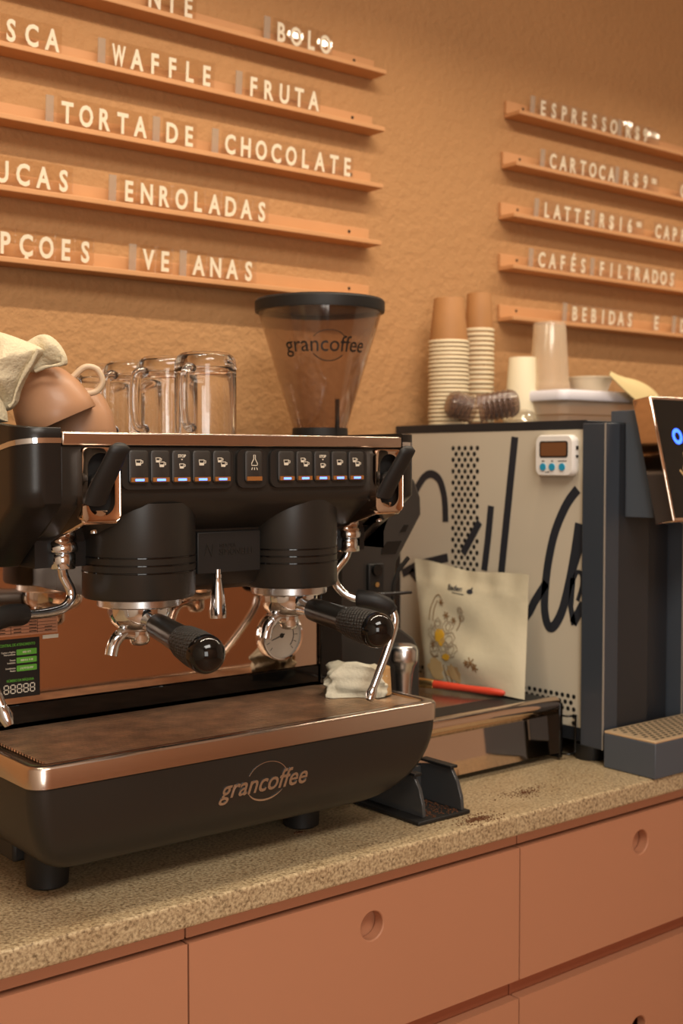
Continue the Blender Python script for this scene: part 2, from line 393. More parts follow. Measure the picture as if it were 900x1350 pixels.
for i, lab in ((1, 'terracotta drawer unit at the lower left corner below the espresso machine'), (2, 'terracotta drawer unit with a round finger hole below the drip tray'), (3, 'terracotta drawer unit with a round finger hole below the navy brewer'),
               (4, 'terracotta drawer unit at the far end, past the brewer drip tray')):
    x0, x1 = UX[i] + 0.0012, UX[i + 1] - 0.0012
    t = thing('drawer_unit', lab, 'cabinet', (0.5 * (x0 + x1), 1.5, -0.9), group='terracotta drawer units under the worktop')
    c = MB(); c.box(x0, x1, 1.235, WY - 0.01, -0.88, -0.031); c.build('carcass', 'carcass', t, smooth=0)
    c = MB(); c.box(x0, x1, FY + 0.006, 1.234, -0.0505, -0.0305); c.build('top_rail', 'cabinet', t, smooth=0, bevel=0.001)
    c = MB(); c.box(x0, x1, FY + 0.020, 1.234, -0.290, -0.240); c.build('middle_rail', 'carcass', t, smooth=0, bevel=0.001)
    d = front_with_hole(x0, x1, -0.247, -0.0545, 0.5 * (x0 + x1), -0.101, 0.0185).build('drawer_front', 'cabinet', t, smooth=30, bevel=0.0018)
    MB().box(x0 + 0.02, x1 - 0.02, FY + 0.019, FY + 0.030, -0.2395, -0.06).build('drawer_box', 'cabinet', d, smooth=0)
    front_with_hole(x0, x1, -0.50, -0.274, 0.5 * (x0 + x1), -0.40, 0.0185).build('drawer_front', 'cabinet', t, smooth=30, bevel=0.0018)
    MB().box(x0, x1, FY, FY + 0.018, -0.84, -0.525).build('lower_panel', 'cabinet', t, smooth=0, bevel=0.0018)

# ------------------------------------------------------------------ menu rails and letters
LZ = 0.8021; LDZ = 0.10785; RZ = 0.7948; RDZ = 0.10755
def menu_rail(x0, x1, z, label, group):
    t = thing('menu_rail', label, 'shelf', (0.5 * (x0 + x1), WY, z), group=group)
    MB().box(x0, x1, WY - 0.046, WY - 0.0005, z, z + 0.0088).build('ledge', 'rail', t, smooth=0, bevel=0.0015)
    b = MB(['a'] and None); b.box(x0, x1, WY - 0.008, WY - 0.0005, z + 0.0090, z + 0.036); s = b.build('back_strip', 'rail', t, smooth=0, bevel=0.001)
    h = MB()
    for xx in (x0 + 0.05, x1 - 0.05) if x0 > 1 else (x1 - 0.05,):
        h.disc(xx, z + 0.026, 0.003, putY(WY - 0.008), 0.0008)
    h.build('screw', 'hole', s)
rank = ['lowest', 'second from the bottom', 'middle', 'second from the top', 'top']
lrank = ['lowest rail', 'second rail from the bottom', 'middle rail', 'second rail from the top', 'top rail']
for i in range(5):
    menu_rail(0.10, 1.532 - (0.012, 0.012, 0.008, 0.004, 0)[i], LZ + i * LDZ, 'orange wooden letter rail, %s of the five above the espresso machine' % rank[i], 'letter rails of the left menu')
for i in range(5):
    menu_rail(1.882 + (0, 0.001, 0.002, 0.008, 0.017)[i], 3.3, RZ + i * RDZ, 'orange wooden letter rail, %s of the five above the brewer' % rank[i], 'letter rails of the right menu')

TY = WY - 0.029                                             # tiles stand here in the ledge groove
_letters = {}
def letter_tile(ch, xc, z, pitch, H, label, group, yy=TY, flat=False):
    key = (ch, round(H, 4), round(pitch, 4))
    lean = 0.0 if flat else random.uniform(2.6, 5.0)
    t = thing('letter_tile', label, 'letter', (xc, yy, z), (math.radians(lean), 0, math.radians(random.uniform(-1.5, 1.5))), group=group)
    if key in _letters:
        for src in _letters[key]:
            c = src.copy(); COL.objects.link(c); c.parent = t
        return t
    hw = pitch * 0.49; hh = H * 1.38
    b = MB(); b.box(-hw, hw, 0, 0.0022, 0.0003, hh); p = b.build('acrylic_tile', 'tile', t, smooth=0, local=True)
    vs, fs, W, HH = glyphs(ch, 0.028)
    sxx = min(0.72, pitch * 0.74 / (W * H / HH))
    g = MB(); g.text(ch, lambda u, v, h: (u, -0.0003 - h, v), H, 0, H * 0.22, 'C', 0, 0.028, 0.0012, sxx)
    q = g.build('letter', 'letter', t, smooth=0, local=True)
    _letters[key] = (p, q); return t
def blank_tile(xc, z, wd, H, label, group, yy=TY):
    t = MB(Matrix.Translation((xc, yy + 0.004, z)) @ Matrix.Rotation(math.radians(random.uniform(3, 5)), 4, 'X')); t.box(-wd / 2, wd / 2, 0, 0.0025, 0.0003, H * 1.38)
    tag(t.build('spacer_tile', 'tile_edge', smooth=0), label, 'letter', group)

LW = [(4, 'NTE', 195, 255, 5), (4, 'BOLO', 363, 435, 50), (3, 'SCA', 4, 77, 45), (3, 'WAFFLE', 147, 279, 85), (3, 'FRUTA', 326, 419, 120),
      (2, 'TORTA', 79, 192, 155), (2, 'DE', 218, 256, 175), (2, 'CHOCOLATE', 295, 463, 200), (1, 'UCAS', -8, 92, 230), (1, 'ENROLADAS', 161, 351, 262),
      (0, 'PÇOES', -3, 120, 325), (0, 'VE', 187, 224, 343), (0, 'ANAS', 253, 334, 352)]
RW = [(4, 'ESPRESSO', 710, 812, 155), (4, 'R$9', 824, 853, 178), (3, 'CARTOCA', 723, 809, 225), (3, 'R$9', 820, 853, 240), (3, 'C', 895, 907, 255),
      (2, 'LATTE', 715, 777, 285), (2, 'R$16', 788, 833, 295), (2, 'CAPPUCCINO', 862, 965, 310), (1, 'CAFÉS', 708, 772, 345), (1, 'FILTRADOS', 788, 888, 355),
      (0, 'BEBIDAS', 752, 833, 415), (0, 'E', 860, 870, 420), (0, 'DOCES', 895, 950, 425)]
for side, words, z0, dz, H in (('left', LW, LZ, LDZ, 0.0335), ('right', RW, RZ, RDZ, 0.0315)):
    lastp = 0.04
    for row, wd, pa, pb, py in words:
        place = ['lowest', 'second-lowest', 'middle', 'second-highest', 'top'][row] + ' %s rail' % side
        xs = atY(pa, py, TY).x; xe = atY(pb, py, TY).x; z = z0 + row * dz + 0.0088; n = len(wd)
        wl = 0.7
        pitch = (xe - xs) / (n - 1 + wl) if n > 1 else lastp
        lastp = pitch
        for k, ch in enumerate(wd):
            xc = xs + pitch * (k + wl / 2)
            if n > 1:
                pos = ORD[k] + ' character' if '$' in wd else ORD[k] + ' letter'
                lab = '%s tile, %s of %s on the %s' % (ch if ch != '$' else 'dollar', pos, wd, place)
            else: lab = 'single white letter %s tile standing on the %s' % (ch, place)
            if wd == 'R$9': lab = '%s tile, %s of the price on the %s' % (ch if ch != '$' else 'dollar', ORD[k] + ' character', place)
            letter_tile(ch, xc, z, pitch, H, lab, 'letter tiles of the %s menu' % side, TY, (wd == 'BOLO' and k in (1, 3)) or (wd == 'R$9' and row == 4 and k == 0))
        if '$' in wd:
            g = thing('letter_tile', 'small raised 00 tile after the price on the %s' % place, 'letter', (xe + 0.024, TY, z), group='letter tiles of the right menu')
            MB().box(-0.022, 0.022, 0, 0.0022, 0.0003, H * 1.38).build('acrylic_tile', 'tile', g, smooth=0, local=True)
            q = MB(); q.text('00', lambda u, v, h: (u, -0.0003 - h, v), H * 0.42, 0, H * 0.72, 'C', 0, 0.03, 0.0012, 0.95); q.build('numerals', 'letter', g, smooth=0, local=True)
        if n > 1 and wd not in ('NTE', 'SCA', 'UCAS', 'PÇOES', 'CAPPUCCINO'):
            blank_tile(xs - 0.016, z, 0.013, H, 'blank clear tile before %s on the %s' % (('the price' if '$' in wd else wd), place), 'blank tiles of the %s menu' % side)

# ------------------------------------------------------------------ espresso machine
EM = thing('espresso_machine', 'black and steel two-group espresso machine standing on the granite worktop', 'coffee machine', (0.84, 1.45, 0))
X0, X1, YF, YB = 0.541, 1.138, 1.200, 1.735
# base hull
def hull(t):
    a = t * PI / 2; s_ = 1 - math.cos(a); z = 0.146 - 0.104 * math.sin(a)
    pts = rrect(X0 + 0.002 + 0.055 * s_, X1 - 0.002 - 0.115 * s_, YF + 0.002 + 0.045 * s_, YB - 0.05 * s_, 0.022, 6)
    return [(x, y, z) for x, y in pts]
b = MB(); b.loft([hull(k / 12) for k in range(13)]); b.build('base', 'black', EM, smooth=50)
for fx, fy in ((0.612, 1.318), (0.985, 1.318), (0.66, 1.64), (0.985, 1.64)):
    b = MB(); b.lathe([(0.020, 0), (0.0245, 0.003), (0.0255, 0.03), (0.027, 0.034), (0.027, 0.058)], (fx, fy, 0.0), 32); b.build('foot', 'rubber', EM)
b = MB(); b.box(0.575, 0.60, 1.33, 1.40, 0.03, 0.062); b.build('foot_mount', 'rubber', EM, bevel=0.004)
# drip tray rim + grille
b = MB()
o_ = lambda i, z: [(x, y, z) for x, y in rrect(X0 + i, X1 - i, YF + i, 1.425, max(0.022 - i * 0.5, 0.006), 8)]
b.loft([o_(0.0035, 0.1455), o_(0.0, 0.1475), o_(0.0, 0.168), o_(0.0012, 0.1705), o_(0.0045, 0.172), o_(0.014, 0.172), o_(0.016, 0.1705), o_(0.017, 0.160)], False, False)
tray = b.build('drip_tray', 'copper', EM, smooth=60)
MB().box(X0 + 0.016, X1 - 0.016, YF + 0.016, 1.42, 0.155, 0.161).build('tray_pan', 'matteblack', tray, smooth=0)
b = MB(); yy = YF + 0.024
while yy < 1.405:
    b.box(X0 + 0.026, X1 - 0.060, yy, yy + 0.0046, 0.1655, 0.1705); yy += 0.0074
for xx in (X0 + 0.026, 0.75, 0.92, X1 - 0.064): b.box(xx, xx + 0.004, YF + 0.022, 1.407, 0.162, 0.168)
b.box(X1 - 0.060, X1 - 0.018, YF + 0.022, 1.407, 0.162, 0.1695)
b.build('grille', 'grille', tray, smooth=0)
# lower body behind the tray, mirror splash panel
MB().box(0.575, 1.125, 1.425, YB, 0.147, 0.38).build('lower_body', 'gloss_black', EM, bevel=0.004)
b = MB(); b.box(0.585, 1.086, 1.411, 1.4245, 0.199, 0.374); b.build('splash_panel', 'mirror', EM, smooth=0, bevel=0.001)
b = MB(); b.box(0.585, 1.086, 1.409, 1.4245, 0.1745, 0.1985); b.build('splash_strip', 'gloss_black', EM, smooth=0, bevel=0.001)
MB().box(1.0865, 1.128, 1.405, 1.4245, 0.172, 0.374).build('end_post', 'gloss_black', EM, bevel=0.002)
# head: fascia profile
b = MB(); prof = [(1.226, 0.516), (1.226, 0.462), (1.228, 0.454), (1.234, 0.446), (1.275, 0.416), (1.300, 0.408), (1.42, 0.408), (1.42, 0.516)]
b.prism(prof, 'x', 0.590, 1.084)
b.prism([(1.276, 0.4155), (1.277, 0.362), (1.284, 0.345), (1.30, 0.337), (1.42, 0.336), (1.42, 0.4155)], 'x', 0.672, 1.000); b.build('fascia', 'black', EM, smooth=50, bevel=0.001)
b = MB(); b.box(0.592, 1.082, 1.30, YB - 0.02, 0.376, 0.52); b.build('head_shell', 'matteblack', EM)
# side panels
def sidepanel(flip, name):
    xa, xb = (0.5885, 0.541) if not flip else (1.0835, 1.118)
    sg = -1 if not flip else 1
    def ring(z, top=False, k=0.0, out=0.0, r=0.030):
        yf = 1.222 if z >= 0.452 else 1.222 + (0.452 - z) / 0.076 * 0.115
        rr = r; pts = [(xa, yf - out)]
        for j in range(9):
            a = PI / 2 * j / 8; pts.append((xb - sg * rr + sg * (rr + out) * math.sin(a), yf + rr - (rr + out) * math.cos(a)))
        pts += [(xb + sg * out, 1.30), (xb + sg * out, YB), (xa, YB)]
        return [(x, y, z + k * min(y - 1.222, 0.078)) for x, y in pts]
    b = MB(); b.loft([ring(0.3765), ring(0.378), ring(0.40), ring(0.43), ring(0.448), ring(0.453), ring(0.47), ring(0.49), ring(0.5185, k=-0.15)])
    p = b.build('side_panel', 'blackbrush', EM, smooth=50)
    b = MB(); b.loft([ring(0.5188, k=-0.15, out=0.0006), ring(0.5245, k=-0.15, out=0.0006)]); b.build('chrome_strip', 'chrome', p, smooth=50)
    b = MB(); b.loft([ring(0.5248, k=-0.15), ring(0.5345, k=0.10 * (not flip)), ring(0.5360, k=0.10 * (not flip), out=-0.002)]); b.build('cap', 'blackbrush', p, smooth=50)
sidepanel(False, 'l'); sidepanel(True, 'r')
# cup rail
b = MB(); b.box(0.5895, 1.0825, 1.2215, 1.236, 0.5165, 0.5315); rail = b.build('cup_rail', 'copper', EM, bevel=0.002)
b = MB(); b.box(0.5895, 1.0825, 1.2365, YB - 0.03, 0.521, 0.5235); b.build('cup_tray', 'copper', EM, smooth=0)
# button panels and buttons
def ipanel(x0, x1, z0, z1):
    pts = rrect(x0, x1, z0, z1, 0.010, 6); b = MB()
    b.loft([[(x, 1.2262, z) for x, z in pts], [(x, 1.2225, z) for x, z in pts], [(x * 0.99 + 0.01 * (x0 + x1) / 2, 1.2215, z * 0.99 + 0.01 * (z0 + z1) / 2) for x, z in pts]])
    b.build('button_panel', 'panel', EM, smooth=40)
ipanel(0.661, 0.812, 0.4665, 0.514); ipanel(0.8175, 0.861, 0.4665, 0.514); ipanel(0.8665, 1.022, 0.4665, 0.514)
def cup_icon(b, put, x, z, s):
    w = 0.0011
    b.ribbon([(x - s, z + s * .75), (x - s * .8, z - s * .75), (x + s * .55, z - s * .75), (x + s * .75, z + s * .75)], w, put, closed=True)
    b.ribbon([(x + s * .72, z + s * .5), (x + s * 1.3, z + s * .5), (x + s * 1.3, z - s * .1), (x + s * .62, z - s * .25)], w * .8, put)
    b.poly([(x - s * .85, z - s * .05), (x - s * .75, z - s * .7), (x + s * .5, z - s * .7), (x + s * .62, z - s * .05)], put, 0.0004)
BX = [(0.682, 1), (0.710, 2), (0.738, 3), (0.766, 1), (0.794, 2), (0.840, 4), (0.889, 1), (0.917, 2), (0.945, 3), (0.973, 1), (1.001, 2)]
for x, kind in BX:
    b = MB(); hw = 0.0122; pts0 = rrect(x - hw, x + hw, 0.4735, 0.5115, 0.004, 4); pts1 = rrect(x - hw + .002, x + hw - .002, 0.4755, 0.5095, 0.003, 4)
    b.loft([[(p, 1.2216, q) for p, q in pts0], [(p, 1.2190, q) for p, q in pts0], [(p, 1.2178, q) for p, q in pts1]])
    bt = b.build('button', 'button', EM, smooth=40)
    put = putY(1.2178); b = MB()
    if kind == 1: cup_icon(b, put, x - 0.0008, 0.4975, 0.0040)
    elif kind == 2: cup_icon(b, put, x - 0.0035, 0.5005, 0.0032); cup_icon(b, put, x + 0.0015, 0.4955, 0.0036)
    elif kind == 3:
        b.text('STOP', put, 0.0036, x, 0.5035, 'C', 0, 0.03, 0.0005, 0.9); b.poly([(x - .0014, .5018), (x, .5000), (x + .0014, .5018)], put, 0.0005); cup_icon(b, put, x, 0.4935, 0.0033)
    else:
        b.ribbon([(x - .0012, .5065), (x - .0012, .5015), (x - .0042, .4965), (x - .0042, .4940), (x + .0042, .4940), (x + .0042, .4965), (x + .0012, .5015), (x + .0012, .5065)], 0.0009, put, closed=True)
        for q in (-.003, 0, .003): b.ribbon([(x + q, .4915), (x + q * 1.4, .4885)], 0.0009, put)
    b.build('icon', 'white', bt, smooth=0)
    b = MB(); b.m = 0; b.box(x - 0.0108, x + 0.0108, 1.2165, 1.2185, 0.4755, 0.4805)
    if kind != 4: b.m = 1; b.box(x - 0.0055, x + 0.0055, 1.2160, 1.2166, 0.4765, 0.4790)
    b.build('indicator', ['amber', 'blue'], bt, smooth=0)
# logo plate between the groups
b = MB(); b.box(0.790, 0.884, 1.268, 1.2775, 0.360, 0.412); lp = b.build('logo_plate', 'matteblack', EM, bevel=0.0015)
b = MB(); put = putY(1.268); b.text('SIMONELLI', put, 0.0075, 0.846, 0.383, 'C', 0, 0.0, 0.001, 0.95); b.text('NUOVA', put, 0.0042, 0.834, 0.3925, 'C', 0, 0, 0.001, 1.1)
b.ribbon([(0.8005, .382), (0.8035, .3965), (0.810, .382), (0.813, .3965)], 0.0018, put, 0.001); b.build('embossed_logo', 'black', lp, smooth=0)
# group heads + portafilters
GY = 1.295
for gx, r, bx_, bz in ((0.724, 0.068, 0.690, 0.2935), (0.948, 0.064, 0.929, 0.2985)):
    c = (gx, GY, 0)
    b = MB(); b.lathe([(r - 0.006, 0.3355), (r - 0.002, 0.3365), (r, 0.340), (r, 0.45)], c, 64); gh = b.build('group_head', 'black', EM, smooth=40)
    for z in (0.3685, 0.3775, 0.3865):
        b = MB(); b.lathe([(r - 0.001, z - 0.0014), (r + 0.0009, z - 0.0006), (r + 0.0009, z + 0.0006), (r - 0.001, z + 0.0014)], c, 64); b.build('trim_ring', 'gloss_black', gh)
    b = MB(); b.lathe([(0.030, 0.3245), (0.049, 0.3250), (0.0505, 0.3265), (0.0505, 0.3350), (0.046, 0.3356)], c, 48); b.build('lock_ring', 'alu', gh)
    # portafilter
    b = MB(); b.lathe([(0.0105, 0.294), (0.018, 0.2955), (0.030, 0.300), (0.036, 0.307), (0.0385, 0.316), (0.0385, 0.3248)], c, 40)
    hd = Vector((bx_ - gx, 1.09 - GY, bz - 0.313)).normalized(); p0 = Vector((gx, GY, 0.313))
    b.tube([p0 + hd * 0.030, p0 + hd * 0.048, p0 + hd * 0.064], [0.012, 0.0100, 0.0112], 16)
    pf = b.build('portafilter', 'chrome', EM, smooth=50)
    L = (Vector((bx_, 1.09, bz)) - p0).length
    q = lambda t: p0 + hd * t
    b = MB(); b.tube([q(0.060), q(0.062), q(0.074), q(0.10), q(0.125), q(0.142)], [0.0115, 0.0144, 0.0150, 0.0152, 0.0158, 0.0170], 24); b.build('handle', 'handleblack', pf, smooth=50)
    b = MB(); b.tube([q(0.138), q(0.140), q(0.152), q(0.180), q(L - 0.004)], [0.015, 0.0172, 0.0196, 0.0214, 0.0214], 28); b.build('grip_sleeve', 'grip', pf, smooth=50)
    b = MB(); b.tube([q(L - 0.005)] + [q(L - 0.004 + 0.0205 * math.sin(a)) for a in [PI / 2 * k / 8 for k in range(1, 9)]], [0.0215] + [max(0.0004, 0.0215 * math.cos(PI / 2 * k / 8)) for k in range(1, 9)], 28); b.build('end_cap', 'gloss_black', pf, smooth=60)
    b = MB(); b.lathe([(0.004, 0.276), (0.0095, 0.2775), (0.0125, 0.282), (0.0125, 0.294)], c, 24)
    arc = [(gx - 0.008, GY, 0.2905), (gx - 0.020, GY, 0.2930), (gx - 0.030, GY - 0.002, 0.2890), (gx - 0.037, GY - 0.003, 0.2805), (gx - 0.041, GY - 0.004, 0.268)]
    b.tube(smoothpath(arc, 5), 0.0078, 14); b.build('spout', 'chrome', pf, smooth=60)
# steam valves: bezel, lever, bracket, wand
for sx0, wx, left in ((0.609, 0.626, True), (1.0305, 1.053, False)):
    w_ = 0.048; x0, x1 = sx0, sx0 + w_; cx = (x0 + x1) / 2; z0, z1 = 0.431, 0.5145
    outr = rrect(x0, x1, z0, z1, 0.009, 8); inn = rrect(cx - 0.0165, cx + 0.0165, z0 + 0.007, z1 - 0.006, 0.0164, 8)
    b = MB(); R_ = lambda pts, y, k=1.0: [(cx + (x - cx) * k, y, 0.4727 + (z - 0.4727) * k) for x, z in pts]
    b.loft([R_(outr, 1.2265), R_(outr, 1.2155), R_(outr, 1.2140, 0.985), R_(outr, 1.2148, 0.955), R_(inn, 1.2148), R_(inn, 1.2160), R_(inn, 1.2255)], False, False)
    vb = b.build('valve_bezel', 'mirror', EM, smooth=45)
    MB().poly(inn, putY(1.2258), 0.0005).build('valve_opening', 'hole', vb, smooth=0)
    b = MB()
    pts = smoothpath([(cx - 0.008, 1.217, 0.454), (cx - 0.004, 1.207, 0.473), (cx + 0.002, 1.196, 0.494), (cx + 0.008, 1.187, 0.5135)], 5)
    rings = []
    for i, p in enumerate(pts):
        t = i / (len(pts) - 1); hw = 0.0140 - 0.0015 * t; th = 0.0085 - 0.002 * t
        rings.append([(p.x + hw * math.cos(a) * (1 if abs(math.cos(a)) < .9 else 1), p.y + th * math.sin(a) * 0.75, p.z + th * math.sin(a) * 0.55) for a in [2 * PI * k / 16 for k in range(16)]])
    e = pts[-1]; rings.append([(e.x + (q[0] - e.x) * 0.6, e.y + (q[1] - e.y) * 0.6 - 0.001, e.z + (q[2] - e.z) * 0.6 + 0.004) for q in rings[-1]])
    b.loft(rings); b.cyl((cx - 0.006, 1.224, 0.475), (cx - 0.006, 1.206, 0.478), 0.009, 0.008, 16)
    b.build('steam_lever', 'rubber', vb, smooth=60)
    b = MB(); hull_ = [(1.2165, 0.4325), (1.2165, 0.4295), (1.315, 0.4005), (1.32, 0.44), (1.23, 0.45)]
    b.prism(hull_, 'x', x0 + 0.002, x1 - 0.002); br = b.build('valve_bracket', 'mirror', EM, bevel=0.004)
    b = MB(); b.lathe([(0.013, 0.0), (0.0175, 0.002), (0.0185, 0.006), (0.017, 0.012), (0.012, 0.016)], (wx, 1.30, 0.3925), 24); b.build('valve_ball', 'chrome', br, smooth=50)
    b = MB(); b.cyl((wx + 0.018, 1.255, 0.4165), (wx + 0.018, 1.257, 0.428), 0.004, 0.006, 16); b.build('bracket_screw', 'chrome', br, smooth=50)
    wand = MB(); wand.lathe([(0.0140, 0.374), (0.0158, 0.3755), (0.0158, 0.3915), (0.0140, 0.393)], (wx, 1.30, 0), 6, 0.3)
    if left:
        P = [(wx, 1.30, 0.376), (wx + 0.002, 1.30, 0.365), (0.636, 1.300, 0.349), (0.634, 1.297, 0.337), (0.622, 1.292, 0.329), (0.600, 1.284, 0.3265), (0.570, 1.269, 0.328), (0.552, 1.260, 0.330)]
        G = [(0.562, 1.265, 0.3292), (0.555, 1.2615, 0.330), (0.535, 1.251, 0.331), (0.512, 1.238, 0.326), (0.500, 1.230, 0.316)]
        N = [(0.501, 1.231, 0.318), (0.497, 1.227, 0.305), (0.499, 1.220, 0.285), (0.5105, 1.203, 0.240)]
        TP = [(0.510, 1.2040, 0.243), (0.5125, 1.2005, 0.233), (0.5150, 1.197, 0.2235)]
    else:
        P = [(wx, 1.30, 0.376), (wx - 0.004, 1.302, 0.365), (1.034, 1.305, 0.347), (1.031, 1.300, 0.332), (1.040, 1.290, 0.317), (1.0526, 1.280, 0.311), (1.060, 1.272, 0.310)]
        G = [(1.0526, 1.280, 0.311), (1.057, 1.275, 0.3105), (1.070, 1.262, 0.308), (1.084, 1.253, 0.301), (1.091, 1.249, 0.293)]
        N = [(1.090, 1.250, 0.296), (1.0925, 1.247, 0.284), (1.088, 1.245, 0.268), (1.067, 1.238, 0.235), (1.034, 1.2265, 0.193)]
        TP = [(1.037, 1.2275, 0.197), (1.0315, 1.2255, 0.189), (1.0275, 1.2242, 0.1825)]
    wand.tube(smoothpath(P, 6), 0.0058, 16); wand.tube(smoothpath(N, 6), 0.0056, 16); wand.tube(TP, [0.0058, 0.0078, 0.005], 16)
    wo = wand.build('steam_wand', 'chrome', EM, smooth=50)
    gp = smoothpath(G, 6); b = MB(); b.tube(gp, [0.0085 + 0.004 * math.sin(PI * min(1, 0.15 + i / (len(gp) - 1))) ** 0.5 if i < len(gp) - 1 else 0.0075 for i in range(len(gp))], 20); b.build('wand_grip', 'rubber', wo, smooth=60)
# hot-water spout
b = MB(); b.lathe([(0.0085, 0.3045), (0.0108, 0.3045), (0.0112, 0.312), (0.0085, 0.335), (0.0058, 0.352), (0.0052, 0.354), (0.0060, 0.3545), (0.0060, 0.359), (0.0050, 0.3595), (0.0050, 0.365)], (0.820, 1.270, 0), 24)
b.build('water_spout', 'chrome', EM, smooth=40)
# pressure gauge on the splash panel
gc = Vector((1.016, 1.4105, 0.249)); put = putY(1.4110)
def ringY(r, y): return [(gc.x + r * math.cos(2 * PI * k / 48), y, gc.z + r * math.sin(2 * PI * k / 48)) for k in range(48)]
b = MB(); b.loft([ringY(0.0355, 1.411), ringY(0.0360, 1.403), ringY(0.0345, 1.4005), ringY(0.0320, 1.4015), ringY(0.0315, 1.405)], False, False); ga = b.build('pressure_gauge', 'chrome', EM, smooth=50)
b = MB(); b.loft([ringY(0.0318, 1.4075), ringY(0.0318, 1.4055)]); b.build('dial', 'dial', ga, smooth=0)
b = MB(); pg = putY(1.4055)
for k in range(13):
    a = math.radians(225 - 270 * k / 12); b.ribbon([(gc.x + 0.023 * math.cos(a), gc.z + 0.023 * math.sin(a)), (gc.x + 0.028 * math.cos(a), gc.z + 0.028 * math.sin(a))], 0.0009, pg, 0.0003)
b.ribbon([(gc.x + 0.021 * math.cos(math.radians(t)), gc.z + 0.021 * math.sin(math.radians(t))) for t in range(-45, 40, 8)], 0.0012, pg, 0.0003)
b.disc(gc.x, gc.z, 0.0035, pg, 0.001); b.ribbon([(gc.x + 0.005, gc.z + 0.002), (gc.x - 0.018, gc.z - 0.006)], [0.0022, 0.0008], pg, 0.0007)
b.build('needle_and_marks', 'sticker', ga, smooth=0)
# service sticker on the splash panel
put = putY(1.4108); k = lambda px, py: atY(px, py, 1.411)
s0, s1 = 0.540, 0.650
MB().box(0.588, 0.6475, 1.4104, 1.4108, 0.2075, 0.2805).build('service_sticker', 'sticker', EM, smooth=0)
stk = [o for o in EM.children if o.name.startswith('service_sticker')][0]; put = putY(1.4103)
b = MB(); b.m = 0
for z in (0.2635, 0.2535, 0.2435): b.poly(rrect(0.617, 0.6435, z - 0.0036, z + 0.0036, 0.001, 3), put, 0.0003)
b.text('CENTRAL DE ATENDIMENTO', put, 0.0034, 0.6415, 0.2715, 'R', 0, 0.01, 0.0003, 0.72)
b.text('NÚMERO DA MÁQUINA', put, 0.0032, 0.6395, 0.2275, 'R', 0, 0.01, 0.0003, 0.72)
b.m = 1
for z, s in ((0.2635, 'Capitais e Regiões'), (0.2605, 'Metropolitanas'), (0.2535, 'Demais'), (0.2502, 'localidades'), (0.2435, 'Atendimento'), (0.2402, 'Plantão')):
    b.text(s, put, 0.0021, 0.6155, z, 'R', 0, 0, 0.0003, 0.8)
for z, s in ((0.2635, '4000-1072'), (0.2535, '0800 016 19 48'), (0.2435, '(11) 97153-9787')): b.text(s, putY(1.4099), 0.0024, 0.6302, z - 0.0012, 'C', 0, 0.01, 0.0003, 0.75)
for i in range(5):
    x = 0.6005 + 0.0085 * i; z = 0.2185
    for dx in (0, 0.0058):
        for dz in (0, 0.0052): b.ribbon([(x + dx, z + dz - 0.0044), (x + dx, z + dz - 0.0006)], 0.0012, put, 0.0003)
    for dz in (-0.005, 0.0, 0.0052): b.ribbon([(x + 0.0008, z + dz), (x + 0.005, z + dz)], 0.0012, put, 0.0003)
b.build('sticker_print', ['green', 'white'], stk, smooth=0)
b = MB(); b.box(0.588, 0.672, 1.4104, 1.4108, 0.284, 0.306); lb = b.build('rating_label', 'pinklabel', EM, smooth=0)
b = MB()
for z in (0.287, 0.291, 0.295, 0.299, 0.303): b.ribbon([(0.590, z), (0.670, z)], 0.0005, put, 0.0002)
for x in (0.610, 0.645): b.ribbon([(x, 0.286), (x, 0.304)], 0.0005, put, 0.0002)
for i in range(14): z = 0.2885 + 0.004 * (i % 4); x = 0.593 + 0.0205 * (i // 4); b.ribbon([(x, z), (x + 0.010, z)], 0.0011, put, 0.0002)
b.build('label_print', 'sticker', lb, smooth=0)
MB().box(0.652, 0.673, 1.4104, 1.4109, 0.2772, 0.2818).build('paper_strip', 'white', EM, smooth=0)
# base logo
def base_put(u, v, h):
    zz = 0.113 + v; t = math.asin(max(0, min(1, (0.146 - zz) / 0.104))); s_ = 1 - math.cos(t)
    return (u, YF + 0.002 + 0.045 * s_ - h, zz)
b = MB(); lx = atY(348, 1032, 1.206)
b.text('grancoffee', base_put, 0.0240, lx.x, lx.z - 0.113 - 0.010, 'C', 0.22, 0.013, 0.0008, 0.90)
cz = lx.z - 0.113
b.ribbon([(lx.x + 0.004 + 0.030 * math.cos(math.radians(t)), cz + 0.003 + 0.0235 * math.sin(math.radians(t))) for t in range(25, 160, 6)], 0.0009, base_put)
b.ribbon([(lx.x + 0.004 + 0.030 * math.cos(math.radians(t)), cz + 0.001 + 0.0235 * math.sin(math.radians(t))) for t in range(205, 330, 6)], [0.0005 + 0.0022 * math.sin(PI * i / 20) for i in range(21)], base_put)
b.build('base_logo', 'alu', EM, smooth=0)

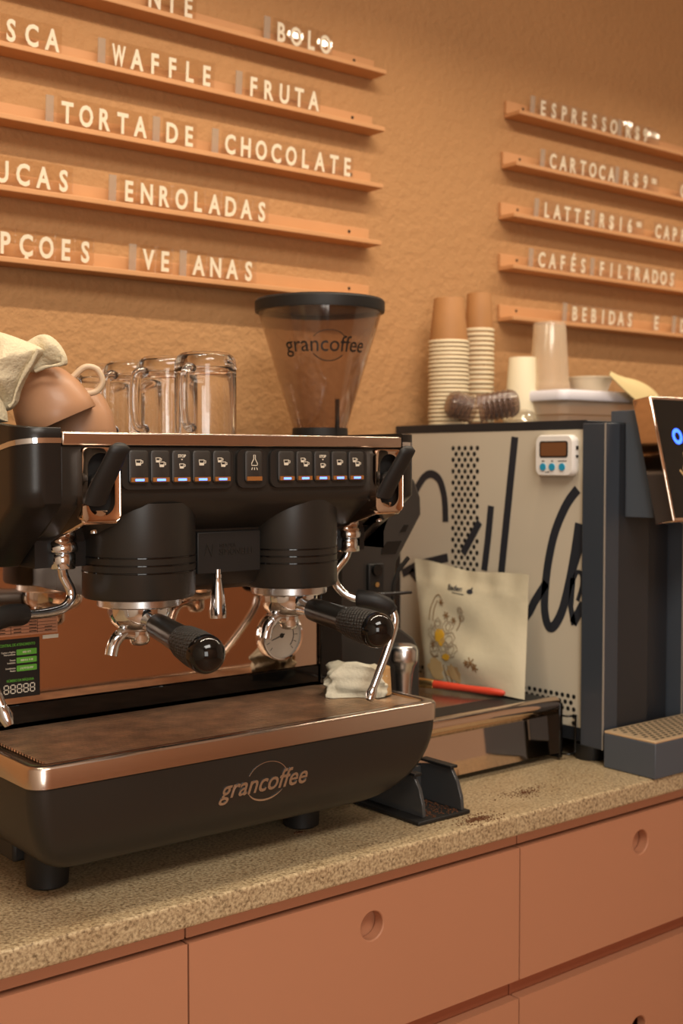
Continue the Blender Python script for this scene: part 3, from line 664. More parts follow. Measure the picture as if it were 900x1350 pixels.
# ------------------------------------------------------------------ on top of the machine
TZ = 0.5236
def mug_profile():
    out = [(0.0005, 0.122), (0.026, 0.122), (0.0325, 0.1205), (0.0380, 0.1165), (0.0410, 0.1105), (0.0418, 0.103), (0.0415, 0.0), (0.0405, -0.0003), (0.0372, 0.0), (0.0368, 0.092), (0.0345, 0.0985), (0.029, 0.1015), (0.0005, 0.1025)]
    return out
mug = thing('glass_mug', 'upturned clear glass mug on the machine top, nearest the grinder hopper', 'mug', (0.886, 1.400, TZ), group='upturned glass mugs on the machine')
b = MB(); b.lathe(mug_profile(), (0, 0, 0), 48); b.build('glass_body', 'glass', mug, smooth=40, local=True)
b = MB(); b.tube(smoothpath([(0.041, 0, 0.098), (0.052, 0, 0.099), (0.062, 0, 0.090), (0.065, 0, 0.060), (0.062, 0, 0.030), (0.053, 0, 0.019), (0.041, 0, 0.020)], 6), [0.006] * 37, 14); b.build('handle', 'glass', mug, smooth=60, local=True)
mug.rotation_euler = (0, 0, math.radians(213))
for i, (x, y, a, lab) in enumerate(((0.880, 1.492, 196, 'upturned clear glass mug, second in the row from the hopper side'), (0.876, 1.583, 205, 'upturned clear glass mug, third in the row from the hopper side'), (0.874, 1.672, 190, 'upturned clear glass mug farthest back in the row, half behind the peach cup'))):
    dup(mug, (x, y, TZ), (0, 0, math.radians(a)), lab)
# peach cups
def cup_profile():
    return [(0.0005, 0.064), (0.020, 0.064), (0.0225, 0.0665), (0.025, 0.064), (0.034, 0.054), (0.043, 0.036), (0.0475, 0.016), (0.0485, 0.001), (0.0478, 0.0), (0.0465, 0.001), (0.0455, 0.016), (0.041, 0.035), (0.032, 0.052), (0.022, 0.0605), (0.0005, 0.061)]
cx, cy = 0.700, 1.405
cu = thing('coffee_cup', 'upturned peach ceramic cup standing on the machine under the tilted one', 'cup', (cx, cy, TZ + 0.0002), (0, 0, math.radians(75)), group='peach cups on the machine')
b = MB(); b.lathe(cup_profile(), (0, 0, 0), 48); b.build('cup_body', 'ceramic', cu, smooth=50, local=True)
b = MB(); b.tube(smoothpath([(0.0455, 0, 0.018), (0.058, 0, 0.016), (0.069, 0, 0.024), (0.069, 0, 0.040), (0.057, 0, 0.048), (0.039, 0, 0.043)], 6), [0.0039] * 31, 12); b.build('handle', 'palepeach', cu, smooth=60, local=True)
from mathutils import Euler
c2 = dup(cu, None, None, 'tilted peach ceramic cup leaning over the other cup beside the towel')
axis = Vector((-0.42, 0.20, 1)).normalized()
ux = (Vector((RT.x, RT.y, 0)) * 0.95 + Vector((_fh.x, _fh.y, 0)) * 0.30); ux = (ux - axis * ux.dot(axis)).normalized()
uy = axis.cross(ux)
c2.rotation_euler = Matrix(((ux.x, uy.x, axis.x), (ux.y, uy.y, axis.y), (ux.z, uy.z, axis.z))).to_euler()
c2.location = (0.655, 1.365, TZ + 0.0225)
# soft folded cloths
def cloth_blob(outline, base_pt, depth, nv, folds, seed, name, m, label, cat, extra=None):
    """pillow-like folded cloth: outline in (u along screen-right, z), swollen by depth along the horizontal view direction"""
    rnd = random.Random(seed)
    U = Vector((RT.x, RT.y, 0)); D = Vector((_fh.x, _fh.y, 0))
    N = 30; out = []
    n = len(outline); dense = []
    P = smoothpath([(p[0], p[1], 0) for p in outline] + [(outline[0][0], outline[0][1], 0)], 9)[:-1]
    c = Vector((sum(p.x for p in P) / len(P), sum(p.y for p in P) / len(P)))
    ph = [(rnd.uniform(60, 150), rnd.uniform(0, 6), rnd.uniform(-1, 1), rnd.uniform(-1, 1)) for _ in range(folds)]
    rings = []
    for i in range(2 * N + 1):
        t = i / N                              # 0 front centre .. 1 outline .. 2 back centre
        s_ = math.sin(PI / 2 * t) if t <= 1 else math.sin(PI / 2 * t)
        dd = -math.cos(PI / 2 * t) * depth
        ring = []
        for p in P:
            u = c.x + (p.x - c.x) * max(s_, 0.02); z = c.y + (p.y - c.y) * max(s_, 0.02)
            wv = sum(math.sin(f * (a * u + b_ * z) + q_) for f, q_, a, b_ in ph) / folds
            nv_ = Vector((u * 22 + seed, z * 22, 0.3 * t)); rg = 1 - abs(noise.noise(nv_)) * 2.2
            nv2 = Vector((u * 60 + z * 25, z * 45 - u * 30, seed)); rg2 = noise.noise(nv2)
            off = dd * (1 + 0.25 * wv) - (0.010 * rg + 0.003 * rg2) * (1 if t < 1 else 0.3) * min(1, 3 * abs(1 - t))
            w3 = base_pt + U * u + D * off; ring.append((w3.x, w3.y, z))
        rings.append(ring)
    b = MB(); b.loft(rings); o = b.build(name, m, smooth=180)
    return tag(o, label, cat)
# towel: outline picked on a vertical plane facing the camera
bp = atY(40, 500, 1.385)
def sp(px, py):
    r = ray(px, py); D = Vector((_fh.x, _fh.y, 0)); t = (bp - CAM).dot(D) / r.dot(D); w3 = CAM + r * t
    return ((w3 - bp).dot(RT), w3.z)
bpt = Vector((bp.x, bp.y, 0))
DV = Vector((_fh.x, _fh.y, 0))
def hem(points, off, r):
    b = MB(); pts = []
    for p in points:
        u, z = sp(*p); w3 = bpt + U_ * u + DV * off; pts.append((w3.x, w3.y, z))
    pts = smoothpath(pts, 6); b.tube(pts, [r * (0.75 + 0.5 * noise.noise(Vector(p) * 60)) for p in pts], 10); return b
U_ = Vector((RT.x, RT.y, 0))
ol = [sp(*p) for p in ((-60, 470), (-25, 447), (0, 443), (22, 446), (46, 454), (70, 464), (75, 470), (66, 484), (56, 500), (47, 520), (42, 536), (30, 545), (0, 545), (-60, 545))]
towel = cloth_blob(ol, bpt + DV * -0.070, 0.034, 20, 7, 3, 'towel', 'towel', 'crumpled cream towel piled at the end of the machine top, over the tilted cup', 'towel')
def flap(pts, off, depth, seed, name='towel_fold'):
    o = cloth_blob([sp(*p) for p in pts], bpt + DV * off, depth, 12, 5, seed, name, 'towel', '', '')
    for kx in ('label', 'category'): del o[kx]
    o.parent = towel; WM[o.name] = Matrix(); return o
flap(((40, 462), (52, 452), (64, 446), (76, 447), (88, 457), (97, 472), (98, 484), (88, 486), (72, 488), (58, 494), (46, 490)), -0.040, 0.020, 9)
flap(((-60, 510), (-20, 500), (8, 508), (24, 524), (35, 542), (38, 556), (34, 560), (0, 560.5), (-60, 560.5)), -0.094, 0.026, 5)
flap(((-40, 470), (-12, 478), (8, 500), (20, 520), (30, 536), (26, 546), (8, 530), (-12, 510), (-40, 500)), -0.098, 0.012, 15)
h_ = hem(((74, 469), (66, 485), (56, 501), (47, 521), (43, 535), (38, 540)), -0.088, 0.0032)
h_.build('towel_hem', 'towel', towel, smooth=60)
h_ = hem(((97, 474), (97, 484), (86, 487), (74, 489), (62, 494)), -0.058, 0.0026); h_.build('towel_hem', 'towel', towel, smooth=60)

# ------------------------------------------------------------------ grinder
GX, GYc = 1.236, 1.60
gr = thing('coffee_grinder', 'black coffee grinder with a smoky clear hopper behind the espresso machine', 'grinder', (GX, GYc, 0.105))
M['grinder'] = mat('charcoal_plastic', srgb(50, 46, 42), 0.42, bump=0.03, bscale=500)
b = MB()
b.prism([(1.150, 0.106), (1.331, 0.106), (1.331, 0.192), (1.318, 0.212), (1.281, 0.236), (1.276, 0.290), (1.280, 0.338), (1.333, 0.412), (1.332, 0.440), (1.318, 0.470), (1.296, 0.478), (1.150, 0.478)], 'y', 1.455, 1.755)
body = b.build('grinder_body', 'grinder', gr, smooth=30, bevel=0.006, seg=3)
fput = putY(1.455)
def FQ(*pts): return [(lambda p: (p.x, p.z))(atY(a_, c_, 1.455)) for a_, c_ in pts]
b = MB(); b.poly(FQ((503, 723), (510, 714), (529, 713), (521, 730), (502, 731)), fput, 0.0008); b.build('chute_window', 'gloss_black', body, smooth=0)
b = MB(); b.poly(FQ((526, 702), (532, 692), (538, 692), (534, 701)), fput, 0.0008); b.build('side_vent', 'gloss_black', body, smooth=0)
b = MB(); b.ribbon(FQ((517, 790), (518, 770), (524, 752), (537, 735)), 0.006, fput, 0.004); b.build('front_ridge', 'matteblack', body, smooth=30)
pa, pb = FQ((482, 782), (502, 742)); b = MB(); b.box(pa[0], pb[0], 1.447, 1.4545, pa[1], pb[1]); b.build('control_plate', 'matteblack', body, bevel=0.002)
(kx, kz), (kx2, kz2) = FQ((491, 751), (491, 770)); b = MB(); b.cyl((kx, 1.4465, kz), (kx, 1.441, kz), 0.0095, 0.009, 20); b.build('control_knob', 'gloss_black', body)
b = MB(); b.cyl((kx, 1.4465, kz2), (kx, 1.443, kz2), 0.004, 0.004, 16); b.build('control_screw', 'brass', body)
(lx0, lz0), (lx1, lz1) = FQ((500, 780), (536, 776)); b = MB(); b.tube([(lx0 - 0.05, 1.452, lz0 - 0.002), (lx0, 1.42, lz0), (lx1 - 0.03, 1.41, lz1)], [0.0032, 0.0032, 0.0022], 10); b.build('activation_lever', 'blackbrush', body, smooth=60)
b = MB(); b.lathe([(0.062, 0.0), (0.062, 0.028), (0.048, 0.034), (0.046, 0.075)], (GX, GYc, 0.4785), 40); b.build('hopper_collar', 'matteblack', gr)
HZ0, HZ1, HR0, HR1 = 0.545, 0.748, 0.040, 0.1035
b = MB(); b.lathe([(HR0, HZ0 - 0.02), (HR0 + 0.002, HZ0), (HR1, HZ1), (HR1, HZ1 + 0.006), (HR1 - 0.002, HZ1 + 0.006), (HR1 - 0.002, HZ1), (HR0, HZ0), (HR0 - 0.002, HZ0 - 0.02)], (GX, GYc, 0), 64)
hp = b.build('hopper', 'hopper', gr, smooth=30)
b = MB(); b.lathe([(0.0005, HZ1 + 0.0035), (HR1 - 0.003, HZ1 + 0.0035), (HR1 - 0.003, HZ1 - 0.004), (HR1 + 0.0035, HZ1 - 0.004), (HR1 + 0.004, HZ1 - 0.001), (HR1 + 0.004, HZ1 + 0.013), (HR1 + 0.001, HZ1 + 0.0165), (HR1 - 0.008, HZ1 + 0.018), (0.0005, HZ1 + 0.018)], (GX, GYc, 0), 64); b.build('hopper_lid', 'rubber', gr, smooth=40)
# hopper logo wrapped on the cone, facing the room
a_c = math.atan2(CAM.y - GYc, CAM.x - GX) + 0.13
def cone_put(u, v, h):
    z = 0.680 + v; r = HR0 + 0.002 + (HR1 - HR0 - 0.002) * (z - HZ0) / (HZ1 - HZ0); r2 = HR0 + (HR1 - HR0) * (0.685 - HZ0) / (HZ1 - HZ0)
    a = a_c + u / r2; return (GX + (r + 0.0004 + h) * math.cos(a), GYc + (r + 0.0004 + h) * math.sin(a), z)
b = MB(); b.text('grancoffee', cone_put, 0.0240, 0, -0.006, 'C', 0.0, 0.0, 0.0006, 0.95)
b.ribbon([(0.004 + 0.030 * math.cos(math.radians(t)), 0.003 + 0.024 * math.sin(math.radians(t))) for t in range(35, 150, 5)], 0.0009, cone_put)
b.ribbon([(0.004 + 0.030 * math.cos(math.radians(t)), 0.003 + 0.024 * math.sin(math.radians(t))) for t in range(212, 325, 5)], 0.0014, cone_put)
b.build('hopper_logo', 'sticker', hp, smooth=0)
b = MB(); b.box(GX - 0.003, GX + 0.003, GYc - 0.048, GYc - 0.044, 0.53, 0.60); b.build('slide_gate', 'sticker', hp, smooth=0)

# ------------------------------------------------------------------ knock drawer and the things on it
kd = thing('knock_drawer', 'low stainless steel knock-out drawer with a rolled lip between machine and brewer', 'drawer', (1.36, 1.54, 0))
KX0, KX1, KY = 1.150, 1.538, 1.337
b = MB(); b.box(KX0, KX1 - 0.003, KY + 0.0205, 1.765, 0.008, 0.0985); b.build('housing', 'matteblack', kd, bevel=0.002)
b = MB(); prof = [(KY + 0.012 + 0.0125 * math.cos(math.radians(t)), 0.0935 + 0.0125 * math.sin(math.radians(t))) for t in range(60, 250, 15)] + [(KY + 0.0110, 0.079), (KY + 0.0138, 0.075), (KY + 0.0108, 0.018), (KY + 0.0098, 0.010), (KY + 0.016, 0.009), (KY + 0.0200, 0.100)]
b.prism(prof, 'x', KX0, KX1); b.build('drawer_front', 'mirror', kd, smooth=18)
b = MB(); b.box(KX1 - 0.0025, KX1 + 0.006, KY - 0.001, 1.765, 0.004, 0.097); b.build('end_plate', 'gloss_black', kd, bevel=0.002)
b = MB(); b.tube(smoothpath([(KX1 + 0.004, KY + 0.03, 0.074), (KX1 + 0.010, KY - 0.006, 0.074), (KX1 + 0.026, KY - 0.010, 0.074), (KX1 + 0.027, KY - 0.010, 0.066), (KX1 + 0.026, KY - 0.010, 0.020), (KX1 + 0.024, KY - 0.010, 0.011), (KX1 + 0.010, KY - 0.006, 0.010), (KX1 + 0.004, KY + 0.03, 0.010)], 5), 0.0018, 10); b.build('wire_handle', 'gloss_black', kd, smooth=60)
b = MB(); b.box(KX0 + 0.01, KX1 - 0.008, KY + 0.075, 1.755, 0.0988, 0.1030); b.build('top_deck', 'copper', kd, bevel=0.001)
b = MB(); b.box(KX0 + 0.01, KX1 - 0.008, KY + 0.022, KY + 0.0745, 0.0988, 0.1035); b.build('top_mat', 'rubber', kd, bevel=0.001)
for fx, fy in ((KX0 + 0.04, KY + 0.05), (KX1 - 0.04, KY + 0.05), (KX0 + 0.04, 1.72), (KX1 - 0.04, 1.72)): b = MB(); b.lathe([(0.012, 0), (0.012, 0.008)], (fx, fy, 0), 20); b.build('foot', 'rubber', kd)
KT = 0.1038
# tamper
tx, ty = 1.236, 1.392
tm = thing('tamper', 'polished metal tamper with a mushroom handle behind the drip tray corner', 'tamper', (tx, ty, KT))
b = MB(); b.lathe([(0.028, 0), (0.029, 0.001), (0.029, 0.012), (0.024, 0.017), (0.013, 0.024)], (tx, ty, KT), 40); b.build('base', 'alu', tm)
b = MB(); b.lathe([(0.0135, 0.024), (0.0135, 0.045), (0.0155, 0.068), (0.0185, 0.080), (0.0225, 0.086), (0.0235, 0.090), (0.0235, 0.104), (0.0215, 0.110), (0.0150, 0.1135), (0.0005, 0.115)], (tx, ty, KT), 40); b.build('handle', 'alu', tm, smooth=50)
# brush
br = thing('cleaning_brush', 'short brush with a red handle and brass ferrule lying before the coffee pouch', 'brush', tuple(atZ(600, 907, KT + 0.006)))
pA = atZ(665, 914, KT + 0.010); pB = atZ(572, 902, KT + 0.012); pC = atZ(548, 899, KT + 0.013); pD = atZ(518, 895, KT + 0.013)
b = MB(); pts = [pA + (pB - pA) * t for t in (0, .04, .2, .5, .8, 1)]; b.tube(pts, [0.003, 0.0055, 0.0065, 0.0058, 0.0068, 0.007], 16); b.build('handle', 'red', br, smooth=60)
b = MB(); b.tube([pB + (pC - pB) * t for t in (0, .1, .5, .9, 1)], [0.0078, 0.0085, 0.0088, 0.0085, 0.008], 16); b.build('ferrule', 'brass', br, smooth=60)
b = MB()
for k in range(46):
    a = random.uniform(0, 2 * PI); rr = 0.008 * math.sqrt(random.random()); o1 = Vector((math.cos(a) * rr, 0, math.sin(a) * rr)); sp_ = 2.1
    e = pD + o1 * sp_ + Vector((random.uniform(-.004, .004), random.uniform(-.004, .004), 0)); e.z = max(e.z, KT + 0.001)
    b.tube([pC + o1, pC.lerp(e, 0.6) + Vector((0, 0, 0.001)), e], [0.0011, 0.0011, 0.0006], 5)
b.build('bristles', 'bristle', br, smooth=60)
# coffee pouch leaning on the brewer
PB = [(atX(560, 906, 1.474), atX(691, 930, 1.482)), (atX(547, 739, 1.535), atX(697, 761, 1.535))]
bl, brr = [p.copy() for p in PB[0]]; tl, trr = [p.copy() for p in PB[1]]
bl.z = brr.z = KT + 0.0005
pn = (brr - bl).cross(tl - bl).normalized()
if pn.x > 0: pn = -pn
def pouch(u, v, side):
    """u across, v up; side = -1 back, +1 front"""
    L_ = bl.lerp(tl, v); R_ = brr.lerp(trr, v); p = L_.lerp(R_, u)
    e = math.sin(PI * u) ** 0.55 if 0 < u < 1 else 0
    prof = max(0.0, (1 - v) * 1.35) if v > 0.25 else 1.0
    prof = min(1.0, prof) * (0.62 if v < 0.02 else min(1, 0.62 + v * 2))
    prof = prof if v < 0.84 else prof * max(0, (1 - v) / 0.16) * 0.6
    wr = 0.0022 * math.sin(9 * u + 14 * v) * math.sin(PI * u) + 0.0016 * math.sin(31 * u + 3 * v) * (v > 0.8) + 0.003 * math.sin(5 * u - 11 * v + 1) * math.sin(PI * u)
    th = 0.026 * e * prof
    return p + pn * (side * th + wr + (0.0006 if side > 0 else -0.0006)) + Vector((0, 0, 0.004 * math.sin(7 * u + 1) * (v > 0.97)))
NU, NV = 24, 30
b = MB(); vs_ = []; fs_ = []
for side in (1, -1):
    for j in range(NV + 1):
        for i in range(NU + 1): vs_.append(pouch(i / NU, j / NV, side))
W1 = NU + 1; S1 = W1 * (NV + 1)
for sgn in (0, S1):
    for j in range(NV):
        for i in range(NU): a = sgn + j * W1 + i; fs_.append((a, a + 1, a + 1 + W1, a + W1))
for i in range(NU): fs_.append((i, i + 1, S1 + i + 1, S1 + i)); a = NV * W1 + i; fs_.append((a, a + 1, S1 + a + 1, S1 + a))
for j in range(NV): a = j * W1; fs_.append((a, a + W1, S1 + a + W1, S1 + a)); a += NU; fs_.append((a, a + W1, S1 + a + W1, S1 + a))
b.add(vs_, fs_)
po = thing('coffee_pouch', 'white stand-up coffee pouch with flower drawing leaning on the beige brewer side', 'coffee bag', tuple((bl + brr) / 2))
b.build('pouch', 'pouch', po, smooth=50); pbag = po.children[0]
pp = lambda u, v, h: tuple(pouch(u, v, 1) + pn * (0.0008 + h))
b = MB(); b.text('Baden', lambda u, v, h: pp(0.40 + u / 0.26, 0.785 + v / 0.22, h), 0.011, 0, 0, 'C', 0.0, 0.012, 0.0003, 0.9)
b.disc(0.535, 0.797, 0.028, pp, 0.0003, 14, 0.022); b.ribbon([(0.545, 0.81), (0.555, 0.835)], 0.012, pp, 0.0003)
b.ribbon([(0.38, 0.765), (0.49, 0.760)], 0.006, pp, 0.0003); b.build('brand_print', 'ink', pbag, smooth=0)
def blob(cx, cy, r, seed, n=18, el=1.2):
    rd = random.Random(seed); return [(cx + r * (1 + 0.3 * rd.uniform(-1, 1)) * math.cos(2 * PI * k / n), cy + el * r * (1 + 0.3 * rd.uniform(-1, 1)) * math.sin(2 * PI * k / n)) for k in range(n)]
b = MB(); b.poly(blob(0.265, 0.375, 0.055, 3), pp, 0.0003); b.poly(blob(0.335, 0.215, 0.045, 5, el=0.6), pp, 0.0003); b.build('yellow_petals', 'yellow', pbag, smooth=0)
b = MB()
for s0_ in ([(0.15, 0.50), (0.16, 0.60), (0.20, 0.70), (0.24, 0.73), (0.27, 0.70)], [(0.19, 0.50), (0.20, 0.60), (0.23, 0.68)], [(0.42, 0.45), (0.45, 0.52), (0.45, 0.58)], [(0.34, 0.12), (0.36, 0.06), (0.37, 0.02)], [(0.30, 0.15), (0.31, 0.08), (0.33, 0.02)], [(0.14, 0.24), (0.19, 0.20), (0.25, 0.22)]):
    b.ribbon([(p.x, p.y) for p in smoothpath([(q[0], q[1], 0) for q in s0_], 5)], 0.007, pp, 0.0003)
for k, (x, y, r) in enumerate(((0.27, 0.665, 0.026), (0.32, 0.56, 0.03), (0.39, 0.53, 0.024), (0.60, 0.20, 0.04), (0.56, 0.19, 0.025), (0.63, 0.17, 0.03), (0.18, 0.30, 0.03))):
    for q_ in range(6):
        a = 2 * PI * q_ / 6 + k; b.ribbon([(x, y), (x + r * math.cos(a), y + r * 1.2 * math.sin(a))], 0.009, pp, 0.00025)
b.build('flower_stems', 'brownink', pbag, smooth=0)
b = MB()
for k, (x, y, r) in enumerate(((0.19, 0.40, 0.05), (0.36, 0.36, 0.06), (0.20, 0.28, 0.05), (0.40, 0.28, 0.055), (0.46, 0.62, 0.022), (0.47, 0.56, 0.022), (0.31, 0.29, 0.05), (0.34, 0.47, 0.045), (0.24, 0.48, 0.04))):
    P = blob(x, y, r, 20 + k, 16); b.ribbon(P, 0.006, pp, 0.0002, closed=True)
    b.ribbon(blob(x, y, r * .55, 60 + k, 12), 0.006, pp, 0.0002, closed=True)
b.build('flower_outlines', 'greyink', pbag, smooth=0)
b = MB(); b.poly(blob(0.20, 0.11, 0.10, 41, el=0.8), pp, 0.00012); b.poly(blob(0.40, 0.10, 0.07, 42, el=1.0), pp, 0.00012); b.build('tan_wash', 'tanink', pbag, smooth=0)

# ------------------------------------------------------------------ portafilter stand and rag
ps = thing('tamping_stand', 'smoky grey acrylic portafilter stand on the worktop at the machine corner', 'stand', (1.157, 1.28, 0))
b = MB(); b.box(1.106, 1.205, 1.212, 1.365, 0.0005, 0.006); b.build('base_plate', 'matteblack', ps, bevel=0.0015)
cur = lambda y0, zt: [(1.362, 0.0062), (1.362, zt * 0.75), (1.300, zt)] + [(y0 + 0.050 - 0.050 * math.sin(math.radians(a)) + (0.0 if a < 90 else 0), 0.0062 + (zt - 0.0062) * math.cos(math.radians(a)) ** 1.0) for a in (30, 45, 60, 75, 90)]
b = MB(); b.prism([(1.362, 0.0062), (1.362, 0.030), (1.260, 0.061), (1.244, 0.061), (1.232, 0.045), (1.225, 0.025), (1.223, 0.0062)], 'x', 1.124, 1.130); b.build('side_plate', 'smokegrey', ps, bevel=0.0008)
b = MB(); b.prism([(1.362, 0.0062), (1.362, 0.046), (1.275, 0.062), (1.238, 0.062), (1.226, 0.045), (1.218, 0.025), (1.216, 0.0062)], 'x', 1.191, 1.197); b.build('side_plate', 'smokegrey', ps, bevel=0.0008)
b = MB(); b.box(1.130, 1.191, 1.300, 1.306, 0.0062, 0.054); b.build('cross_plate', 'smokegrey', ps, bevel=0.0008)
b = MB(); b.box(1.120, 1.134, 1.236, 1.27, 0.0612, 0.0655); b.box(1.187, 1.201, 1.234, 1.30, 0.0622, 0.0665); b.build('rubber_rest', 'rubber', ps, bevel=0.001)
b = MB(); rd = random.Random(4)
for k in range(220):
    x, y = rd.uniform(1.134, 1.190), rd.uniform(1.215, 1.29); s_ = rd.uniform(0.0004, 0.0010)
    b.box(x - s_, x + s_, y - s_, y + s_, 0.0058, 0.006 + s_)
o = b.build('coffee_grounds', 'drygrounds', smooth=0); tag(o, 'dry coffee grounds scattered inside the smoky acrylic stand', 'coffee grounds'); o['kind'] = 'stuff'
# dark stains of spilled coffee on the granite
def spill(cx, cy, r, n, seed):
    b = MB(); rd = random.Random(seed)
    for k in range(n):
        a = rd.uniform(0, 2 * PI); q = r * abs(rd.gauss(0, 0.5)); s_ = rd.uniform(0.0003, 0.0009)
        x, y = cx + q * math.cos(a) * 1.6, cy + q * math.sin(a) * 0.8
        b.box(x - s_, x + s_, y - s_, y + s_, -0.0002, 0.0002 + s_ * 0.6)
    return b
p = atZ(630, 1080, 0); b = spill(p.x, p.y, 0.030, 420, 1); p2 = atZ(690, 1045, 0); c = spill(p2.x, p2.y, 0.034, 260, 2); b.add(c.v, c.f)
p3 = atZ(395, 1097, 0); c = spill(p3.x, p3.y, 0.006, 30, 3); b.add(c.v, c.f); p3 = atZ(560, 1066, 0)
o = b.build('spilled_coffee_grounds', 'drygrounds', smooth=0); tag(o, 'spilled coffee grounds on the granite in front of the knock-out drawer', 'coffee grounds'); o['kind'] = 'stuff'
# white rag on the drip tray
def rag():
    p = atZ(468, 921, 0.171); ax = Vector((RT.x, RT.y, 0)); dp = Vector((_fh.x, _fh.y, 0)); b = MB(); rings = []; n = 32
    cen = p + dp * 0.030; rd = random.Random(2)
    for k in range(13):
        t = k / 12; z = 0.1712 + 0.046 * t
        s_ = 1.0 - 0.08 * t - (0.5 * max(0, t - 0.82) / 0.18) ** 2 * 0.6
        if k == 12: s_ *= 0.85
        ring = []
        for j in range(n):
            a = 2 * PI * j / n; e = 0.42
            cx_ = math.copysign(abs(math.cos(a)) ** e, math.cos(a)); sy_ = math.copysign(abs(math.sin(a)) ** e, math.sin(a))
            wv = 0.0025 * math.sin(5 * a + 9 * t) + 0.002 * math.sin(17 * t + 2 * a) + 0.0018 * math.sin(9 * a - 5 * t)
            sag = -0.007 * (cx_ + 0.2) ** 2 * t + 0.004 * math.sin(3 * a) * t
            q = cen + ax * ((0.043 * s_ + wv) * cx_ + 0.002) + dp * ((0.026 * s_ + wv) * sy_)
            ring.append((q.x, q.y, z + sag))
        rings.append(ring)
    b.loft(rings); b.m = 1
    r2 = []
    for k in range(5):
        t = k / 4; ring = []
        for j in range(n):
            a = 2 * PI * j / n; q = cen + ax * (0.040 + 0.012 * math.cos(a) * (1 - 0.2 * t)) + dp * (0.005 + 0.020 * math.sin(a)); ring.append((q.x, q.y, 0.172 + 0.037 * t))
        r2.append(ring)
    b.loft(r2); return b
tag(rag().build('folded_rag', ['rag', 'rag_stain'], smooth=70), 'folded white rag with tan edges lying on the drip tray by the steam wand', 'rag')

# ------------------------------------------------------------------ the navy brewer with the beige side
BW = thing('bean_to_cup_brewer', 'large navy coffee brewer with a beige side panel of brush script lettering', 'coffee machine', (1.9, 1.52, 0))
PX = 1.570
b = MB(); b.box(PX + 0.006, 2.35, 1.318, 1.79, 0.028, 0.5665); bd = b.build('cabinet', 'navydark', BW, bevel=0.002)
b = MB(); b.box(PX + 0.0005, PX + 0.0055, 1.318, 1.776, 0.053, 0.5515); sp_ = b.build('side_panel', 'beige', BW, smooth=0)
b = MB(); b.box(PX - 0.0005, PX + 0.0055, 1.316, 1.79, 0.5520, 0.5672); b.box(PX - 0.0005, PX + 0.0055, 1.7765, 1.79, 0.03, 0.5515); b.box(PX - 0.0005, PX + 0.0055, 1.316, 1.776, 0.030, 0.0525); b.build('panel_frame', 'navydark', BW, smooth=0, bevel=0.0008)
b = MB(); b.box(1.5625, 1.60, 1.268, 1.3155, 0.026, 0.5610); b.build('front_plate', 'navy', BW, bevel=0.0018)
b = MB(); b.box(1.6005, 1.682, 1.2705, 1.3175, 0.026, 0.5605); b.build('front_column', 'navydark', BW, bevel=0.0015)
b = MB(); b.box(1.685, 1.775, 1.300, 1.3175, 0.026, 0.5605); b.build('recess_panel', 'navydark', BW, bevel=0.0015)
b = MB(); b.box(1.778, 2.35, 1.2705, 1.3175, 0.026, 0.5605); b.build('front_column', 'navylight', BW, bevel=0.0015)
b = MB(); b.box(1.5618, 1.5640, 1.2672, 1.2692, 0.0262, 0.5608); b.build('edge_highlight', 'edgeglint', BW, smooth=0)  # thin pale strips on the front corners, painted highlights of the chamfers
b = MB(); b.box(1.7772, 1.7792, 1.2697, 1.2715, 0.0262, 0.5603); b.build('edge_highlight', 'edgeglint', BW, smooth=0)
for fx, fy in ((1.592, 1.318), (2.30, 1.34), (1.60, 1.75), (2.30, 1.75)): b = MB(); b.lathe([(0.024, 0.0), (0.0255, 0.003), (0.0255, 0.0258)], (fx, fy, 0), 32); b.build('foot', 'rubber', BW)
# lettering on the side
pp2 = putX(PX + 0.0004)
def P2(*pts): return [tuple(atX(a, c_, PX)[i] for i in (1, 2)) for a, c_ in pts]
def sm2(pts, k=6): return [(p.x, p.y) for p in smoothpath([(a, c_, 0) for a, c_ in pts], k)]
b = MB()
b.ribbon(sm2(P2((547, 650), (552, 639), (560, 628), (569, 625), (578.5, 632), (584, 648), (586.3, 665), (587, 688))), 0.0150, pp2)
b.ribbon(P2((647, 667), (643, 710), (638, 752)), 0.0150, pp2)
b.ribbon(P2((678.5, 576), (670, 660), (660, 760)), 0.0160, pp2)
b.ribbon(sm2(P2((761, 645), (746, 666), (731, 702), (722, 744), (718, 782), (718, 808), (723, 826), (731, 824), (741, 804), (750, 768), (757, 730), (763, 690))), 0.0165, pp2)
b.ribbon(sm2(P2((541, 752), (640, 860), (690, 816), (705, 792), (720, 768))), 0.0160, pp2)
b.ribbon(P2((530, 756), (552, 744), (590, 735)), 0.0160, pp2)
b.poly(P2((769, 690), (763, 700), (752, 752), (758, 757), (769, 720)), pp2)
b.ribbon(P2((755, 762), (752, 800), (756, 824)), 0.0110, pp2); b.ribbon(P2((755, 822), (768.5, 796)), 0.0160, pp2); b.ribbon(sm2(P2((754, 770), (760, 755), (766, 757), (766.5, 772), (761, 792))), 0.0070, pp2)
b.build('script_lettering', 'ink', sp_, smooth=0)
b = MB(); r0 = atX(597, 591, PX); r1 = atX(629, 590, PX); zt = r0.z; dy = (r0.y - r1.y) / 4
for row in range(24):
    z = zt - row * 0.0106
    for k in range(5 if row % 2 == 0 else 4):
        y = r0.y - dy * (k + (0 if row % 2 == 0 else 0.5)); b.disc(y, z, dy * 0.27, pp2, 0.0003, 12, 0.0044)
y = 1.336
for row in range(3):
    k = 0
    while 1.336 + 0.0125 * k < 1.75: b.disc(1.336 + 0.0125 * (k + 0.5 * (row % 2)), 0.103 - 0.0108 * row, 0.0040, pp2, 0.0003, 12); k += 1
for z in (0.070, 0.058): b.disc(1.336, z, 0.004, pp2, 0.0003, 12)
